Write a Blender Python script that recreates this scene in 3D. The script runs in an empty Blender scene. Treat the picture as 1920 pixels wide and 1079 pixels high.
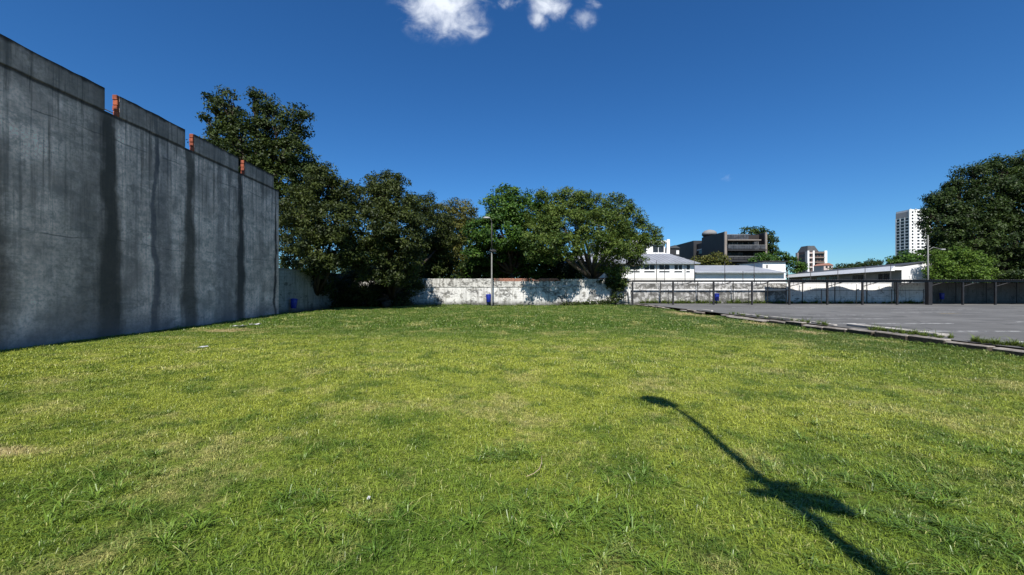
import bpy, math, random
import numpy as np
from mathutils import Vector, Matrix
R = math.radians
random.seed(7); rng = np.random.default_rng(7)
sc = bpy.context.scene
COL = sc.collection

# ------------------------------------------------------------------ camera, sky, sun, exposure
EYE = 1.6; F = 750.0; HOR = 541.0
cam = bpy.data.cameras.new('camera'); cam.sensor_width = 36; cam.lens = 36*F/1920
cam.shift_y = 1.5/1920; cam.clip_start = .05; cam.clip_end = 4000
co = bpy.data.objects.new('camera', cam); COL.objects.link(co)
co.location = (0, 0, EYE); co.rotation_euler = (R(90), 0, 0); sc.camera = co
SUN_EL = 48.0; SUN_AZ = 2.6          # shadows fall away from the camera, a hair to the right
w = bpy.data.worlds.new('World'); sc.world = w; w.use_nodes = True
wn, wl = w.node_tree.nodes, w.node_tree.links; wn.clear()
sl = bpy.data.lights.new('sun', 'SUN'); sl.energy = 5.0; sl.angle = R(.45); sl.color = (1, .955, .88)
so = bpy.data.objects.new('sun', sl); COL.objects.link(so)
sd = Vector((math.sin(R(SUN_AZ))*math.cos(R(SUN_EL)), math.cos(R(SUN_AZ))*math.cos(R(SUN_EL)), -math.sin(R(SUN_EL))))
so.rotation_euler = sd.to_track_quat('-Z', 'Y').to_euler(); so.location = (0, -20, 40)
vs = sc.view_settings; vs.view_transform = 'Standard'; vs.look = 'None'; vs.gamma = 1; vs.exposure = 0.5
vs.use_curve_mapping = False
cy = sc.cycles; cy.max_bounces = 5; cy.diffuse_bounces = 2; cy.glossy_bounces = 2; cy.transmission_bounces = 3

# ------------------------------------------------------------------ node helpers
class NT:
    def __init__(s, tree): s.t = tree
    def new(s, typ, **props):
        n = s.t.nodes.new(typ)
        for k, v in props.items(): setattr(n, k, v)
        return n
    def put(s, sock, v):
        if isinstance(v, bpy.types.NodeSocket): s.t.links.new(v, sock)
        elif v is not None:
            if sock.type == 'RGBA' and len(v) == 3: v = (*v, 1)
            sock.default_value = v
    def math(s, op, a, b=None, c=None, clamp=False):
        n = s.new('ShaderNodeMath', operation=op, use_clamp=clamp)
        for i, v in enumerate((a, b, c)):
            if v is not None: s.put(n.inputs[i], v)
        return n.outputs[0]
    def noise(s, vec, scale=1, detail=3, rough=.55, dist=0):
        n = s.new('ShaderNodeTexNoise'); s.put(n.inputs['Vector'], vec)
        n.inputs['Scale'].default_value = scale; n.inputs['Detail'].default_value = detail
        n.inputs['Roughness'].default_value = rough; n.inputs['Distortion'].default_value = dist
        return n.outputs['Fac']
    def scaled(s, vec, sc_, off=(0, 0, 0)):
        n = s.new('ShaderNodeMapping'); s.put(n.inputs['Vector'], vec)
        n.inputs['Scale'].default_value = sc_; n.inputs['Location'].default_value = off
        return n.outputs[0]
    def sep(s, vec):
        n = s.new('ShaderNodeSeparateXYZ'); s.put(n.inputs[0], vec); return n.outputs
    def ss(s, v, a, b, lo=0., hi=1.):
        n = s.new('ShaderNodeMapRange', interpolation_type='SMOOTHSTEP')
        for i, q in enumerate((v, a, b, lo, hi)): s.put(n.inputs[i], q)
        return n.outputs[0]
    def mix(s, f, a, b, mode='MIX'):
        n = s.new('ShaderNodeMix', data_type='RGBA', blend_type=mode)
        s.put(n.inputs[0], f); s.put(n.inputs[6], a); s.put(n.inputs[7], b)
        return n.outputs[2]
    def bump(s, h, strength=.3, dist=.02):
        n = s.new('ShaderNodeBump'); s.put(n.inputs['Height'], h)
        n.inputs['Strength'].default_value = strength; n.inputs['Distance'].default_value = dist
        return n.outputs[0]

def material(name, rough=.7, metal=0., spec=.5):
    m = bpy.data.materials.new(name); m.use_nodes = True
    n = NT(m.node_tree); b = m.node_tree.nodes['Principled BSDF']
    b.inputs['Roughness'].default_value = rough; b.inputs['Metallic'].default_value = metal
    b.inputs['Specular IOR Level'].default_value = spec
    return m, n, b
def obj_co(n): return n.new('ShaderNodeTexCoord').outputs['Object']
def pos(n): return n.new('ShaderNodeNewGeometry').outputs['Position']

# world: Nishita sky plus a few small cumulus puffs
W = NT(w.node_tree)
sky = W.new('ShaderNodeTexSky', sky_type='NISHITA', sun_disc=False)
sky.sun_elevation = R(SUN_EL); sky.sun_rotation = R(180 + SUN_AZ)
sky.air_density = 1.0; sky.dust_density = .35; sky.ozone_density = 3.0; sky.altitude = 200
hs = W.new('ShaderNodeHueSaturation'); hs.inputs['Saturation'].default_value = 1.2; hs.inputs['Value'].default_value = 1.0
W.put(hs.inputs['Color'], sky.outputs[0])
dirv = W.new('ShaderNodeTexCoord').outputs['Generated']
dx, dy, dz = W.sep(dirv)
iy = W.math('DIVIDE', 1., W.math('MAXIMUM', dy, .05))
cu = W.math('MULTIPLY', dx, iy); cv = W.math('MULTIPLY', dz, iy)
cmb = W.new('ShaderNodeCombineXYZ'); W.put(cmb.inputs[0], cu); W.put(cmb.inputs[1], cv)
nz = W.noise(cmb.outputs[0], 16, 6, .55, .6)
nz2 = W.noise(W.scaled(cmb.outputs[0], (1, 1, 1), (3.1, 1.7, 0)), 45, 6, .6)
dens = None
for (px, py, rx, ry, k) in ((825, 8, 66, 52, 1.0), (852, 38, 52, 34, .85), (885, 56, 30, 16, .6), (1030, 12, 34, 26, .85), (1012, 36, 20, 18, .75),
                            (1092, 36, 26, 20, .55), (950, 6, 30, 14, .42), (1110, 8, 20, 12, .35), (1362, 331, 14, 10, .35)):
    u0, v0 = (px-960)/F, (HOR-py)/F
    a = W.math('MULTIPLY', W.math('SUBTRACT', cu, u0), F/rx); b = W.math('MULTIPLY', W.math('SUBTRACT', cv, v0), F/ry)
    r2 = W.math('ADD', W.math('MULTIPLY', a, a), W.math('MULTIPLY', b, b))
    g = W.math('MULTIPLY', W.math('EXPONENT', W.math('MULTIPLY', r2, -.9)), k)
    dens = g if dens is None else W.math('MAXIMUM', dens, g)
nn = W.math('ADD', W.math('MULTIPLY', W.math('SUBTRACT', nz, .5), 1.7), W.math('MULTIPLY', W.math('SUBTRACT', nz2, .5), .45))
cl = W.math('ADD', dens, W.math('MULTIPLY', nn, W.ss(dens, .03, .3)))
cl = W.math('MULTIPLY', W.ss(cl, .1, 1.25), W.ss(dy, .1, .3))
SKY_STRENGTH = .073
bg = W.new('ShaderNodeBackground'); bg.inputs['Strength'].default_value = SKY_STRENGTH
W.put(bg.inputs['Color'], W.mix(cl, W.mix(1., hs.outputs[0], (.52, .88, 1.17), 'MULTIPLY'), (9.2, 9.8, 10.8)))
wo = W.new('ShaderNodeOutputWorld'); wl.new(bg.outputs[0], wo.inputs[0])

# ------------------------------------------------------------------ mesh helpers
def X(px, d): return (px-960)/F*d
def Z(py, d): return EYE+(HOR-py)/F*d

class MB:
    def __init__(s): s.v = []; s.f = []
    def add(s, v, f):
        o = len(s.v); s.v += [tuple(p) for p in v]; s.f += [tuple(i+o for i in q) for q in f]; return s
    def box(s, x0, x1, y0, y1, z0, z1):
        return s.add([(x0,y0,z0),(x1,y0,z0),(x1,y1,z0),(x0,y1,z0),(x0,y0,z1),(x1,y0,z1),(x1,y1,z1),(x0,y1,z1)],
                     [(0,3,2,1),(4,5,6,7),(0,1,5,4),(1,2,6,5),(2,3,7,6),(3,0,4,7)])
    def cbox(s, x0, x1, y0, y1, z0, z1, c):
        # box with chamfered edges
        V = []; 
        import itertools
        xs, ys, zs = (x0, x1), (y0, y1), (z0, z1)
        idx = {}
        for i, j, k in itertools.product((0, 1), repeat=3):
            sx, sy, sz = (1-2*i), (1-2*j), (1-2*k)
            p = (xs[i], ys[j], zs[k])
            idx[(i,j,k,0)] = len(V); V.append((p[0], p[1]+sy*c, p[2]+sz*c))
            idx[(i,j,k,1)] = len(V); V.append((p[0]+sx*c, p[1], p[2]+sz*c))
            idx[(i,j,k,2)] = len(V); V.append((p[0]+sx*c, p[1]+sy*c, p[2]))
        Fc = []
        g = lambda i, j, k, a: idx[(i,j,k,a)]
        for i in (0, 1): Fc.append([g(i,0,0,0), g(i,1,0,0), g(i,1,1,0), g(i,0,1,0)])
        for j in (0, 1): Fc.append([g(0,j,0,1), g(1,j,0,1), g(1,j,1,1), g(0,j,1,1)])
        for k in (0, 1): Fc.append([g(0,0,k,2), g(1,0,k,2), g(1,1,k,2), g(0,1,k,2)])
        for j in (0, 1):
            for k in (0, 1): Fc.append([g(0,j,k,1), g(1,j,k,1), g(1,j,k,2), g(0,j,k,2)])
        for i in (0, 1):
            for k in (0, 1): Fc.append([g(i,0,k,0), g(i,1,k,0), g(i,1,k,2), g(i,0,k,2)])
        for i in (0, 1):
            for j in (0, 1): Fc.append([g(i,j,0,0), g(i,j,1,0), g(i,j,1,1), g(i,j,0,1)])
        for i, j, k in itertools.product((0, 1), repeat=3): Fc.append([g(i,j,k,0), g(i,j,k,1), g(i,j,k,2)])
        cen = Vector(((x0+x1)/2, (y0+y1)/2, (z0+z1)/2)); out = []
        for f in Fc:
            a, b, d = Vector(V[f[0]]), Vector(V[f[1]]), Vector(V[f[2]])
            m = sum((Vector(V[q]) for q in f), Vector())/len(f)
            out.append(f if (b-a).cross(d-a).dot(m-cen) > 0 else f[::-1])
        return s.add(V, out)
    def tube(s, pts, radii, n=8, cap=True):
        pts = [Vector(p) for p in pts]; o = len(s.v)
        for i, p in enumerate(pts):
            t = (pts[min(i+1, len(pts)-1)]-pts[max(i-1, 0)]).normalized()
            a = t.cross(Vector((0, 0, 1)) if abs(t.z) < .9 else Vector((1, 0, 0))).normalized(); b = t.cross(a)
            for k in range(n):
                q = p+(a*math.cos(k*math.tau/n)+b*math.sin(k*math.tau/n))*radii[i]
                s.v.append(tuple(q))
        for i in range(len(pts)-1):
            for k in range(n):
                a0 = o+i*n+k; a1 = o+i*n+(k+1) % n
                s.f.append((a0, a0+n, a1+n, a1))
        if cap:
            s.f.append(tuple(o+k for k in range(n))); e = o+(len(pts)-1)*n
            s.f.append(tuple(e+n-1-k for k in range(n)))
        return s
    def lathe(s, prof, n=16, cx=0, cy=0, sx=1, sy=1):
        o = len(s.v)
        for r, z in prof:
            for k in range(n): s.v.append((cx+sx*r*math.cos(k*math.tau/n), cy+sy*r*math.sin(k*math.tau/n), z))
        for i in range(len(prof)-1):
            for k in range(n):
                a0 = o+i*n+k; a1 = o+i*n+(k+1) % n
                s.f.append((a0, a1, a1+n, a0+n))
        s.f.append(tuple(o+n-1-k for k in range(n))); e = o+(len(prof)-1)*n
        s.f.append(tuple(e+k for k in range(n)))
        return s
    def prism(s, poly, y0, y1):
        # polygon in (x,z), extruded along y
        n = len(poly); V = [(p[0], y0, p[1]) for p in poly]+[(p[0], y1, p[1]) for p in poly]
        return s.add(V, [tuple(range(n)), tuple(range(2*n-1, n-1, -1))]+[(i, i+n, (i+1) % n+n, (i+1) % n) for i in range(n)])
    def mesh(s, name, mat, smooth=False):
        m = bpy.data.meshes.new(name); m.from_pydata(s.v, [], s.f); m.materials.append(mat)
        if smooth: m.shade_smooth()
        return m
    def build(s, name, mat, parent=None, smooth=False, loc=None, rz=0):
        return link(name, s.mesh(name, mat, smooth), parent, loc, rz)
def link(name, me, parent=None, loc=None, rz=0):
    o = bpy.data.objects.new(name, me); COL.objects.link(o); o.parent = parent
    if loc is not None: o.location = loc
    if rz: o.rotation_euler.z = rz
    return o
def tag(o, label=None, cat=None, group=None, kind=None):
    for k, v in (('label', label), ('category', cat), ('group', group), ('kind', kind)):
        if v: o[k] = v
    return o
def thing(name, label, cat, loc=(0, 0, 0), rz=0, group=None):
    return tag(link(name, None, None, loc, rz), label, cat, group)

# ------------------------------------------------------------------ materials
def concrete_wall_material():
    m, n, b = material('weathered_concrete', .9, 0, .2)
    c = obj_co(n); x, y, z = n.sep(c)
    base = n.mix(n.ss(n.noise(c, .75, 6, .62), .34, .66), (.46, .39, .34), (.98, .84, .73))
    base = n.mix(n.ss(n.noise(n.scaled(c, (1, .7, 1.5), (0, 3, 5)), 1.3, 7, .72), .5, .62, 0, .6), base, (.28, .262, .235))
    fine = n.noise(c, 11, 7, .7)
    base = n.mix(n.ss(fine, .42, .66, 0, .55), base, (.30, .27, .24))
    base = n.mix(n.ss(n.noise(n.scaled(c, (1, 1, 1), (2, 9, 4)), 2.6, 6, .7), .52, .64, 0, .5), base, (.24, .22, .2))
    # horizontal trowel / course traces
    tr = n.noise(n.scaled(c, (1, .55, 6)), 1.6, 6, .75)
    base = n.mix(n.ss(tr, .5, .72, 0, .55), base, (.32, .30, .27))
    crs = n.math('PINGPONG', n.math('ADD', z, n.math('MULTIPLY', n.noise(n.scaled(c, (1, .4, .3)), 1, 4), .5)), 1.72)
    base = n.mix(n.math('MULTIPLY', n.ss(crs, .0, .03, 1, 0), n.ss(n.noise(c, .9, 4), .40, .56, 0, .75)), base, (.10, .095, .085))
    # thin vertical drip streaks, strongest below the parapet
    st = n.noise(n.scaled(c, (1, 5.5, .16)), 1.2, 6, .72)
    stm = n.math('MULTIPLY', n.ss(st, .46, .68), n.ss(n.math('ADD', z, n.math('MULTIPLY', n.noise(n.scaled(c, (1, 2.5, .1)), 1, 3), 3)), 2.5, 8.6, .12, .85))
    base = n.mix(stm, base, (.085, .08, .075))
    sd_ = n.noise(n.scaled(c, (1, 16, .5), (0, 1, 2)), 1, 4, .7)
    base = n.mix(n.math('MULTIPLY', n.ss(sd_, .58, .66, 0, .7), n.ss(z, 4.2, 7.4)), base, (.07, .066, .062))
    st2 = n.noise(n.scaled(c, (1, 2.1, .1), (0, 4, 0)), 1.2, 5, .6)
    base = n.mix(n.ss(st2, .54, .7, 0, .45), base, (.2, .195, .185))
    # run-off stains below the openings: (along-wall position, half width, strength, brownness)
    wob = n.math('MULTIPLY', n.math('SUBTRACT', n.noise(n.scaled(c, (1, .5, .55)), 1, 5, .6), .5), .75)
    wob2 = n.math('MULTIPLY', n.math('SUBTRACT', n.noise(n.scaled(c, (1, 5, .5)), 1, 4, .6), .5), .3)
    yy = n.math('ADD', n.math('ADD', y, wob), wob2)
    grow = n.ss(z, 0, 7.4, 1.5, .72)
    for u, hw, k, col in ((13.42, .33, .9, (.034, .031, .026)), (13.15, .62, .5, (.05, .05, .045)), (16.92, .33, .86, (.04, .039, .033)), (20.38, .25, .92, (.026, .023, .021)), (20.2, .5, .4, (.06, .06, .06)),
                          (9.97, .5, .8, (.044, .037, .03)), (6.5, .35, .9, (.034, .032, .03)), (3.05, .35, .9, (.034, .032, .03)), (-.4, .35, .9, (.034, .032, .03)),
                          (15.2, .13, .75, (.045, .05, .062)), (15.6, .38, .5, (.06, .064, .07)), (18.9, .3, .45, (.06, .064, .072)), (19.45, .22, .4, (.06, .064, .072)), (23.66, .1, .9, (.02, .02, .021)),
                          (12.3, .6, .35, (.06, .066, .06)), (8.1, .5, .35, (.06, .066, .06)), (14.3, .25, .3, (.06, .06, .06)), (22.3, .2, .3, (.06, .06, .065))):
        d = n.math('DIVIDE', n.math('ABSOLUTE', n.math('SUBTRACT', yy, u)), n.math('MULTIPLY', grow, hw))
        base = n.mix(n.ss(d, .42, 1.32, k, 0), base, tuple(q*1.5 for q in col))
    # damp green-black lower zone and rising dirt
    lowz = n.math('ADD', z, n.math('MULTIPLY', n.noise(n.scaled(c, (1, .6, 1)), 1, 5), 2.2))
    base = n.mix(n.ss(lowz, 1.1, 2.2, .5, 0), base, (.22, .185, .16))
    top = n.math('ADD', z, n.math('MULTIPLY', n.noise(n.scaled(c, (1, 2.2, .5)), 1, 5), .8))
    base = n.mix(n.ss(top, 7.45, 8.0, 0, .62), base, (.14, .135, .12))
    edge = n.math('ADD', z, n.math('MULTIPLY', n.noise(n.scaled(c, (1, 3, 1)), 1, 5), .25))
    base = n.mix(n.ss(edge, 8.17, 8.3, 0, .9), base, (.022, .02, .018))
    line = n.math('ABSOLUTE', n.math('SUBTRACT', n.math('ADD', z, n.math('MULTIPLY', n.math('SUBTRACT', n.noise(n.scaled(c, (1, 2, 2)), 1, 3), .5), .1)), 7.42))
    base = n.mix(n.ss(line, .02, .09, .8, 0), base, (.02, .02, .02))
    base = n.mix(1., base, (1.36, 1.13, 1.10), 'MULTIPLY')
    n.put(b.inputs['Base Color'], base)
    n.put(b.inputs['Normal'], n.bump(n.math('ADD', n.math('MULTIPLY', tr, .6), n.math('MULTIPLY', fine, .4)), .55, .03))
    return m
M = {}
M['bigwall'] = concrete_wall_material()

def brick_mat():
    m, n, b = material('orange_hollow_brick', .85, 0, .2); c = pos(n)
    n.put(b.inputs['Base Color'], n.mix(n.ss(n.noise(c, 6, 4), .35, .68), (.34, .095, .05), (.17, .05, .032)))
    n.put(b.inputs['Normal'], n.bump(n.noise(c, 30, 4), .5, .01)); return m
M['brick'] = brick_mat()

def white_wall_mat(name, white, dirt, amount, blocks=True, peel=0., seed=0):
    """painted masonry: flaking white paint, rain streaks, dirt at the foot"""
    m, n, b = material(name, .88, 0, .2); c0 = pos(n); c = n.scaled(c0, (1, 1, 1), (seed, seed*.3, seed*.7)); x, y, z = n.sep(c0)
    col = n.mix(n.ss(n.noise(c, 1.1, 5), .35, .7, 0, .5), white, tuple(q*.72 for q in white))
    st = n.noise(n.scaled(c, (3.4, 3.4, .35)), 1.3, 6, .7)
    col = n.mix(n.ss(st, .53-amount*.1, .74, 0, .9), col, dirt)
    if peel > 0:
        pl = n.noise(c, 2.3, 8, .72, .4)
        col = n.mix(n.ss(pl, .60-peel*.16, .635-peel*.16, 0, .92), col, tuple(q*1.5 for q in dirt))
        pl2 = n.noise(n.scaled(c, (.5, .5, 1)), 1.5, 7, .7, .3)
        col = n.mix(n.ss(pl2, .60-peel*.13, .66-peel*.13, 0, .8), col, (.07, .068, .064))
    lo = n.math('ADD', z, n.math('MULTIPLY', n.noise(c, 1.6, 5), -.7))
    col = n.mix(n.ss(lo, -.35, .25, .9, 0), col, (.06, .06, .05))
    if blocks:
        bt = n.new('ShaderNodeTexBrick'); n.put(bt.inputs['Vector'], n.new('ShaderNodeCombineXYZ').outputs[0])
        cm = bt.inputs['Vector'].links[0].from_node; n.put(cm.inputs[0], n.math('ADD', x, y)); n.put(cm.inputs[1], z)
        bt.inputs['Scale'].default_value = 1; bt.inputs['Brick Width'].default_value = .42; bt.inputs['Row Height'].default_value = .21
        bt.inputs['Mortar Size'].default_value = .012; bt.inputs['Mortar Smooth'].default_value = .4
        mort = n.math('MULTIPLY', bt.outputs['Fac'], n.ss(n.noise(c, 1.3, 3), .35, .62, .05, .55))
        col = n.mix(mort, col, tuple(q*.9 for q in dirt))
    n.put(b.inputs['Base Color'], col)
    n.put(b.inputs['Normal'], n.bump(n.noise(c, 7, 6, .7), .5, .03)); return m
M['wwall'] = white_wall_mat('whitewashed_masonry', (.66, .65, .62), (.15, .145, .13), .75, True, .42)
M['wupper'] = white_wall_mat('stained_upper_masonry', (.55, .54, .50), (.10, .095, .085), 1.1, True, .45, 4)
M['block'] = white_wall_mat('peeling_block_masonry', (.46, .45, .43), (.10, .097, .09), .8, True, .75, 9)
M['whiteblock'] = white_wall_mat('white_block_masonry', (.80, .79, .77), (.3, .29, .27), .15, True, .12, 13)
M['greywall'] = white_wall_mat('grey_render', (.30, .30, .29), (.09, .09, .085), .5, True, .2, 17)
M['redbrick'] = white_wall_mat('old_red_brickwork', (.36, .17, .12), (.2, .13, .1), .3, False, .25, 21)

def plain(name, col, rough=.7, metal=0, var=.25, scale=3., bump=.15, spec=.5, streak=0.):
    m, n, b = material(name, rough, metal, spec); c = pos(n)
    f = n.ss(n.noise(c, scale, 5, .6), .32, .7)
    cc = n.mix(f, col, tuple(q*(1-var) for q in col))
    if streak: cc = n.mix(n.ss(n.noise(n.scaled(c, (2.4, 2.4, .25)), 1, 5, .7), .5, .75, 0, streak), cc, tuple(q*.35 for q in col))
    n.put(b.inputs['Base Color'], cc)
    if bump: n.put(b.inputs['Normal'], n.bump(n.noise(c, scale*6, 4), bump, .02))
    return m
M['blackmetal'] = plain('black_painted_steel', (.018, .017, .018), .55, 0, .5, 6)
M['galv'] = plain('galvanised_steel', (.42, .43, .43), .45, .6, .3, 4)
M['greypole'] = plain('grey_painted_pole', (.20, .20, .185), .6, 0, .3, 3, streak=.4)
M['darkpole'] = plain('dark_upper_pole', (.045, .045, .04), .7, 0, .4, 3)  # darker tone for the upper pole and arm
M['lampwhite'] = plain('white_lamp_housing', (.34, .34, .33), .4, 0, .1)
M['bluebin'] = plain('blue_plastic', (.012, .03, .30), .4, 0, .3, 5)
M['corr'] = plain('dull_corrugated_sheet', (.10, .095, .09), .6, .2, .5, 1.2)
M['roofgrey'] = plain('grey_metal_roof', (.36, .37, .39), .5, .15, .25, .6, .1, streak=.25)
M['roofdark'] = plain('dark_slate_roof', (.055, .06, .065), .7, 0, .3, .8)
M['white'] = plain('white_painted_render', (.78, .775, .76), .85, 0, .12, .5, .2, .2, streak=.12)
M['whitetrim'] = plain('white_trim', (.8, .8, .79), .6, 0, .08)
M['cream'] = plain('pale_render', (.62, .60, .56), .85, 0, .2, .8, .3, .2, streak=.2)
M['shade_grey'] = plain('grey_render_plain', (.24, .235, .23), .85, 0, .2, .6, .2, .2)
M['darkclad'] = plain('dark_grey_cladding', (.02, .021, .024), .7, .0, .35, .7, .1, streak=.2)
M['browncl'] = plain('brown_cladding', (.028, .02, .018), .65, 0, .35, .8)
M['tan'] = plain('tan_render', (.22, .19, .165), .8, 0, .2, 1)
M['pinkish'] = plain('pinkish_render', (.50, .42, .39), .8, 0, .15, .1)
M['brownglass'] = plain('brown_brick_infill', (.10, .055, .042), .6, 0, .3, .2)
def glass_mat(name, col, rough=.2):
    m, n, b = material(name, rough, 0, .25); n.put(b.inputs['Base Color'], n.mix(n.ss(n.noise(pos(n), 1.3, 2), .3, .7), col, tuple(q*2.2 for q in col))); return m
M['glass'] = glass_mat('dark_window_glass', (.012, .014, .017))
M['glassgrey'] = glass_mat('grey_curtained_glass', (.035, .038, .044), .25)
M['kerbtop'] = plain('pale_kerb_concrete', (.46, .43, .39), .9, 0, .45, 2.5, .5, .2)
def kerb_mat():
    m, n, b = material('weathered_kerb_concrete', .92, 0, .15); c = pos(n)
    col = n.mix(n.ss(n.noise(c, 2.2, 6, .65), .35, .68), (.34, .31, .27), (.17, .15, .13))
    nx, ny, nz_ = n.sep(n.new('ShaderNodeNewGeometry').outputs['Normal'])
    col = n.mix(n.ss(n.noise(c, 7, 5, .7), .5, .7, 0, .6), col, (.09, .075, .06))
    col = n.mix(n.math('MULTIPLY', n.ss(nz_, .3, .7, 1, 0), .88), col, (.045, .036, .028))   # sides darkened, shade painted into the colour
    n.put(b.inputs['Base Color'], col); n.put(b.inputs['Normal'], n.bump(n.noise(c, 14, 5), .6, .02)); return m
M['kerb'] = kerb_mat()
def asphalt_mat():
    m, n, b = material('worn_asphalt', .93, 0, .2); c = pos(n)
    col = n.mix(n.ss(n.noise(c, .18, 5), .3, .7), (.108, .106, .101), (.168, .165, .157))
    col = n.mix(n.ss(n.noise(n.scaled(c, (.12, 1, 1)), .9, 6, .65), .5, .72, 0, .6), col, (.07, .069, .067))
    col = n.mix(n.ss(n.noise(n.scaled(c, (.35, 1, 1)), 1.6, 6, .72), .54, .66, 0, .6), col, (.25, .245, .235))
    col = n.mix(n.ss(n.noise(n.scaled(c, (1, 1, 1), (5, 8, 0)), .6, 3, .5), .64, .7, 0, .6), col, (.05, .05, .05))
    v = n.new('ShaderNodeTexVoronoi', feature='DISTANCE_TO_EDGE'); n.put(v.inputs['Vector'], n.scaled(c, (1, 1, .2))); v.inputs['Scale'].default_value = .33
    col = n.mix(n.math('MULTIPLY', n.ss(v.outputs['Distance'], .0, .012, 1, 0), n.ss(n.noise(c, .5, 3), .45, .6, 0, .7)), col, (.04, .04, .04))
    g = n.noise(c, 60, 3, .7)
    col = n.mix(n.ss(g, .4, .7, 0, .5), col, (.07, .07, .072))
    n.put(b.inputs['Base Color'], col); n.put(b.inputs['Normal'], n.bump(g, .7, .01)); return m
M['asphalt'] = asphalt_mat()
def paint_mat(name, col):
    m, n, b = material(name, .8, 0, .2); c = pos(n)
    n.put(b.inputs['Base Color'], n.mix(n.ss(n.noise(c, 3.0, 7, .75), .42, .58), col, (.16, .16, .16))); return m
M['paint'] = paint_mat('worn_white_paint', (.62, .62, .6)); M['ypaint'] = paint_mat('worn_yellow_paint', (.42, .30, .08))
M['dirt'] = plain('bare_soil', (.24, .17, .10), .95, 0, .4, 3, .5, .1)
M['paper'] = plain('white_paper', (.5, .5, .5), .7, 0, .1)
M['twig'] = plain('dry_twig', (.42, .33, .2), .8, 0, .3, 20)
M['bark'] = plain('tree_bark', (.075, .06, .048), .95, 0, .45, 6, .8, .1)
M['palebark'] = plain('pale_tree_bark', (.17, .14, .115), .95, 0, .4, 5, .8, .1)

# lawn tones, shared by soil sheet and blades: world-space patches
BARE = [(-10.75, 15.2, 1.1, .45), (-5.2, 3.95, .7, .2), (10.9, 24.5, .9, 3.0), (11.0, 17.8, .5, 1.2), (10.6, 14.2, .6, .7)]
def lawn_colour(n, soil):
    c = pos(n); x, y, z = n.sep(c)
    big = n.noise(n.scaled(c, (.16, .22, 1)), 1, 4, .55)
    mid = n.noise(c, .9, 5, .6); fine = n.noise(c, 5.5, 4, .65)
    band = n.math('MULTIPLY', n.ss(y, 3.0, 5.6), n.ss(y, 9.5, 15, 1, 0))       # sun-bleached middle of the lawn
    f = n.math('ADD', n.math('MULTIPLY', big, .75), n.math('ADD', n.math('MULTIPLY', mid, .55), n.math('MULTIPLY', band, .22)))
    g = n.mix(n.ss(f, .45, .95), (.135, .235, .026), (.41, .455, .062))
    far = n.ss(n.math('ADD', y, n.math('MULTIPLY', n.math('SUBTRACT', mid, .5), 9)), 11, 17)
    g = n.mix(n.math('MULTIPLY', far, .85), g, (.080, .158, .015))
    nk = n.ss(n.math('ADD', n.math('ADD', x, n.math('MULTIPLY', y, .012)), n.math('MULTIPLY', n.math('SUBTRACT', mid, .5), 5)), 7.4, 9.6)
    g = n.mix(n.math('MULTIPLY', nk, n.ss(y, 7, 10, .3, .8)), g, (.075, .135, .02))
    dk = n.noise(n.scaled(c, (1, 1, 1), (11, 5, 0)), 1.7, 5, .62)
    g = n.mix(n.ss(dk, .45, .66, 0, .78), g, (.080, .155, .018))
    straw = n.math('ADD', n.math('MULTIPLY', n.noise(n.scaled(c, (1, 1, 1), (7.3, 2.1, 0)), .75, 3, .55), .62), n.math('MULTIPLY', fine, .38))
    g = n.mix(n.ss(straw, .5, .66, 0, .78), g, (.58, .52, .19))
    bare = None
    wx = n.math('MULTIPLY', n.math('SUBTRACT', fine, .5), 1.2); wy = n.math('MULTIPLY', n.math('SUBTRACT', mid, .5), 1.4)
    for bx, by, rx, ry in BARE:
        a = n.math('DIVIDE', n.math('SUBTRACT', x, bx), rx); b_ = n.math('DIVIDE', n.math('SUBTRACT', y, by), ry)
        d = n.math('ADD', n.math('SQRT', n.math('ADD', n.math('MULTIPLY', a, a), n.math('MULTIPLY', b_, b_))), n.math('ADD', wx, wy))
        k = n.ss(d, .5, 1.3, 1, 0); bare = k if bare is None else n.math('MAXIMUM', bare, k)
    return c, g, bare, fine
def soil_mat():
    m, n, b = material('lawn_soil', .95, 0, .1); c, g, bare, fine = lawn_colour(n, True)
    col = n.mix(n.ss(n.noise(c, 28, 5, .7), .35, .68, .25, .9), g, (.022, .026, .008))
    col = n.mix(n.math('MULTIPLY', bare, .8), col, (.40, .31, .16))
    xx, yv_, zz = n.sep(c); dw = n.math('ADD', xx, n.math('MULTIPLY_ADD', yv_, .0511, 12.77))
    col = n.mix(n.ss(n.math('ADD', dw, n.math('MULTIPLY', n.math('SUBTRACT', fine, .5), .3)), .25, .5, 1, 0), col, (.03, .026, .02))      # bare strip along the wall foot, the wall's shadow painted into it
    n.put(b.inputs['Base Color'], col); n.put(b.inputs['Normal'], n.bump(n.noise(c, 22, 5, .7), .9, .03)); return m
M['soil'] = soil_mat()
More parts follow.
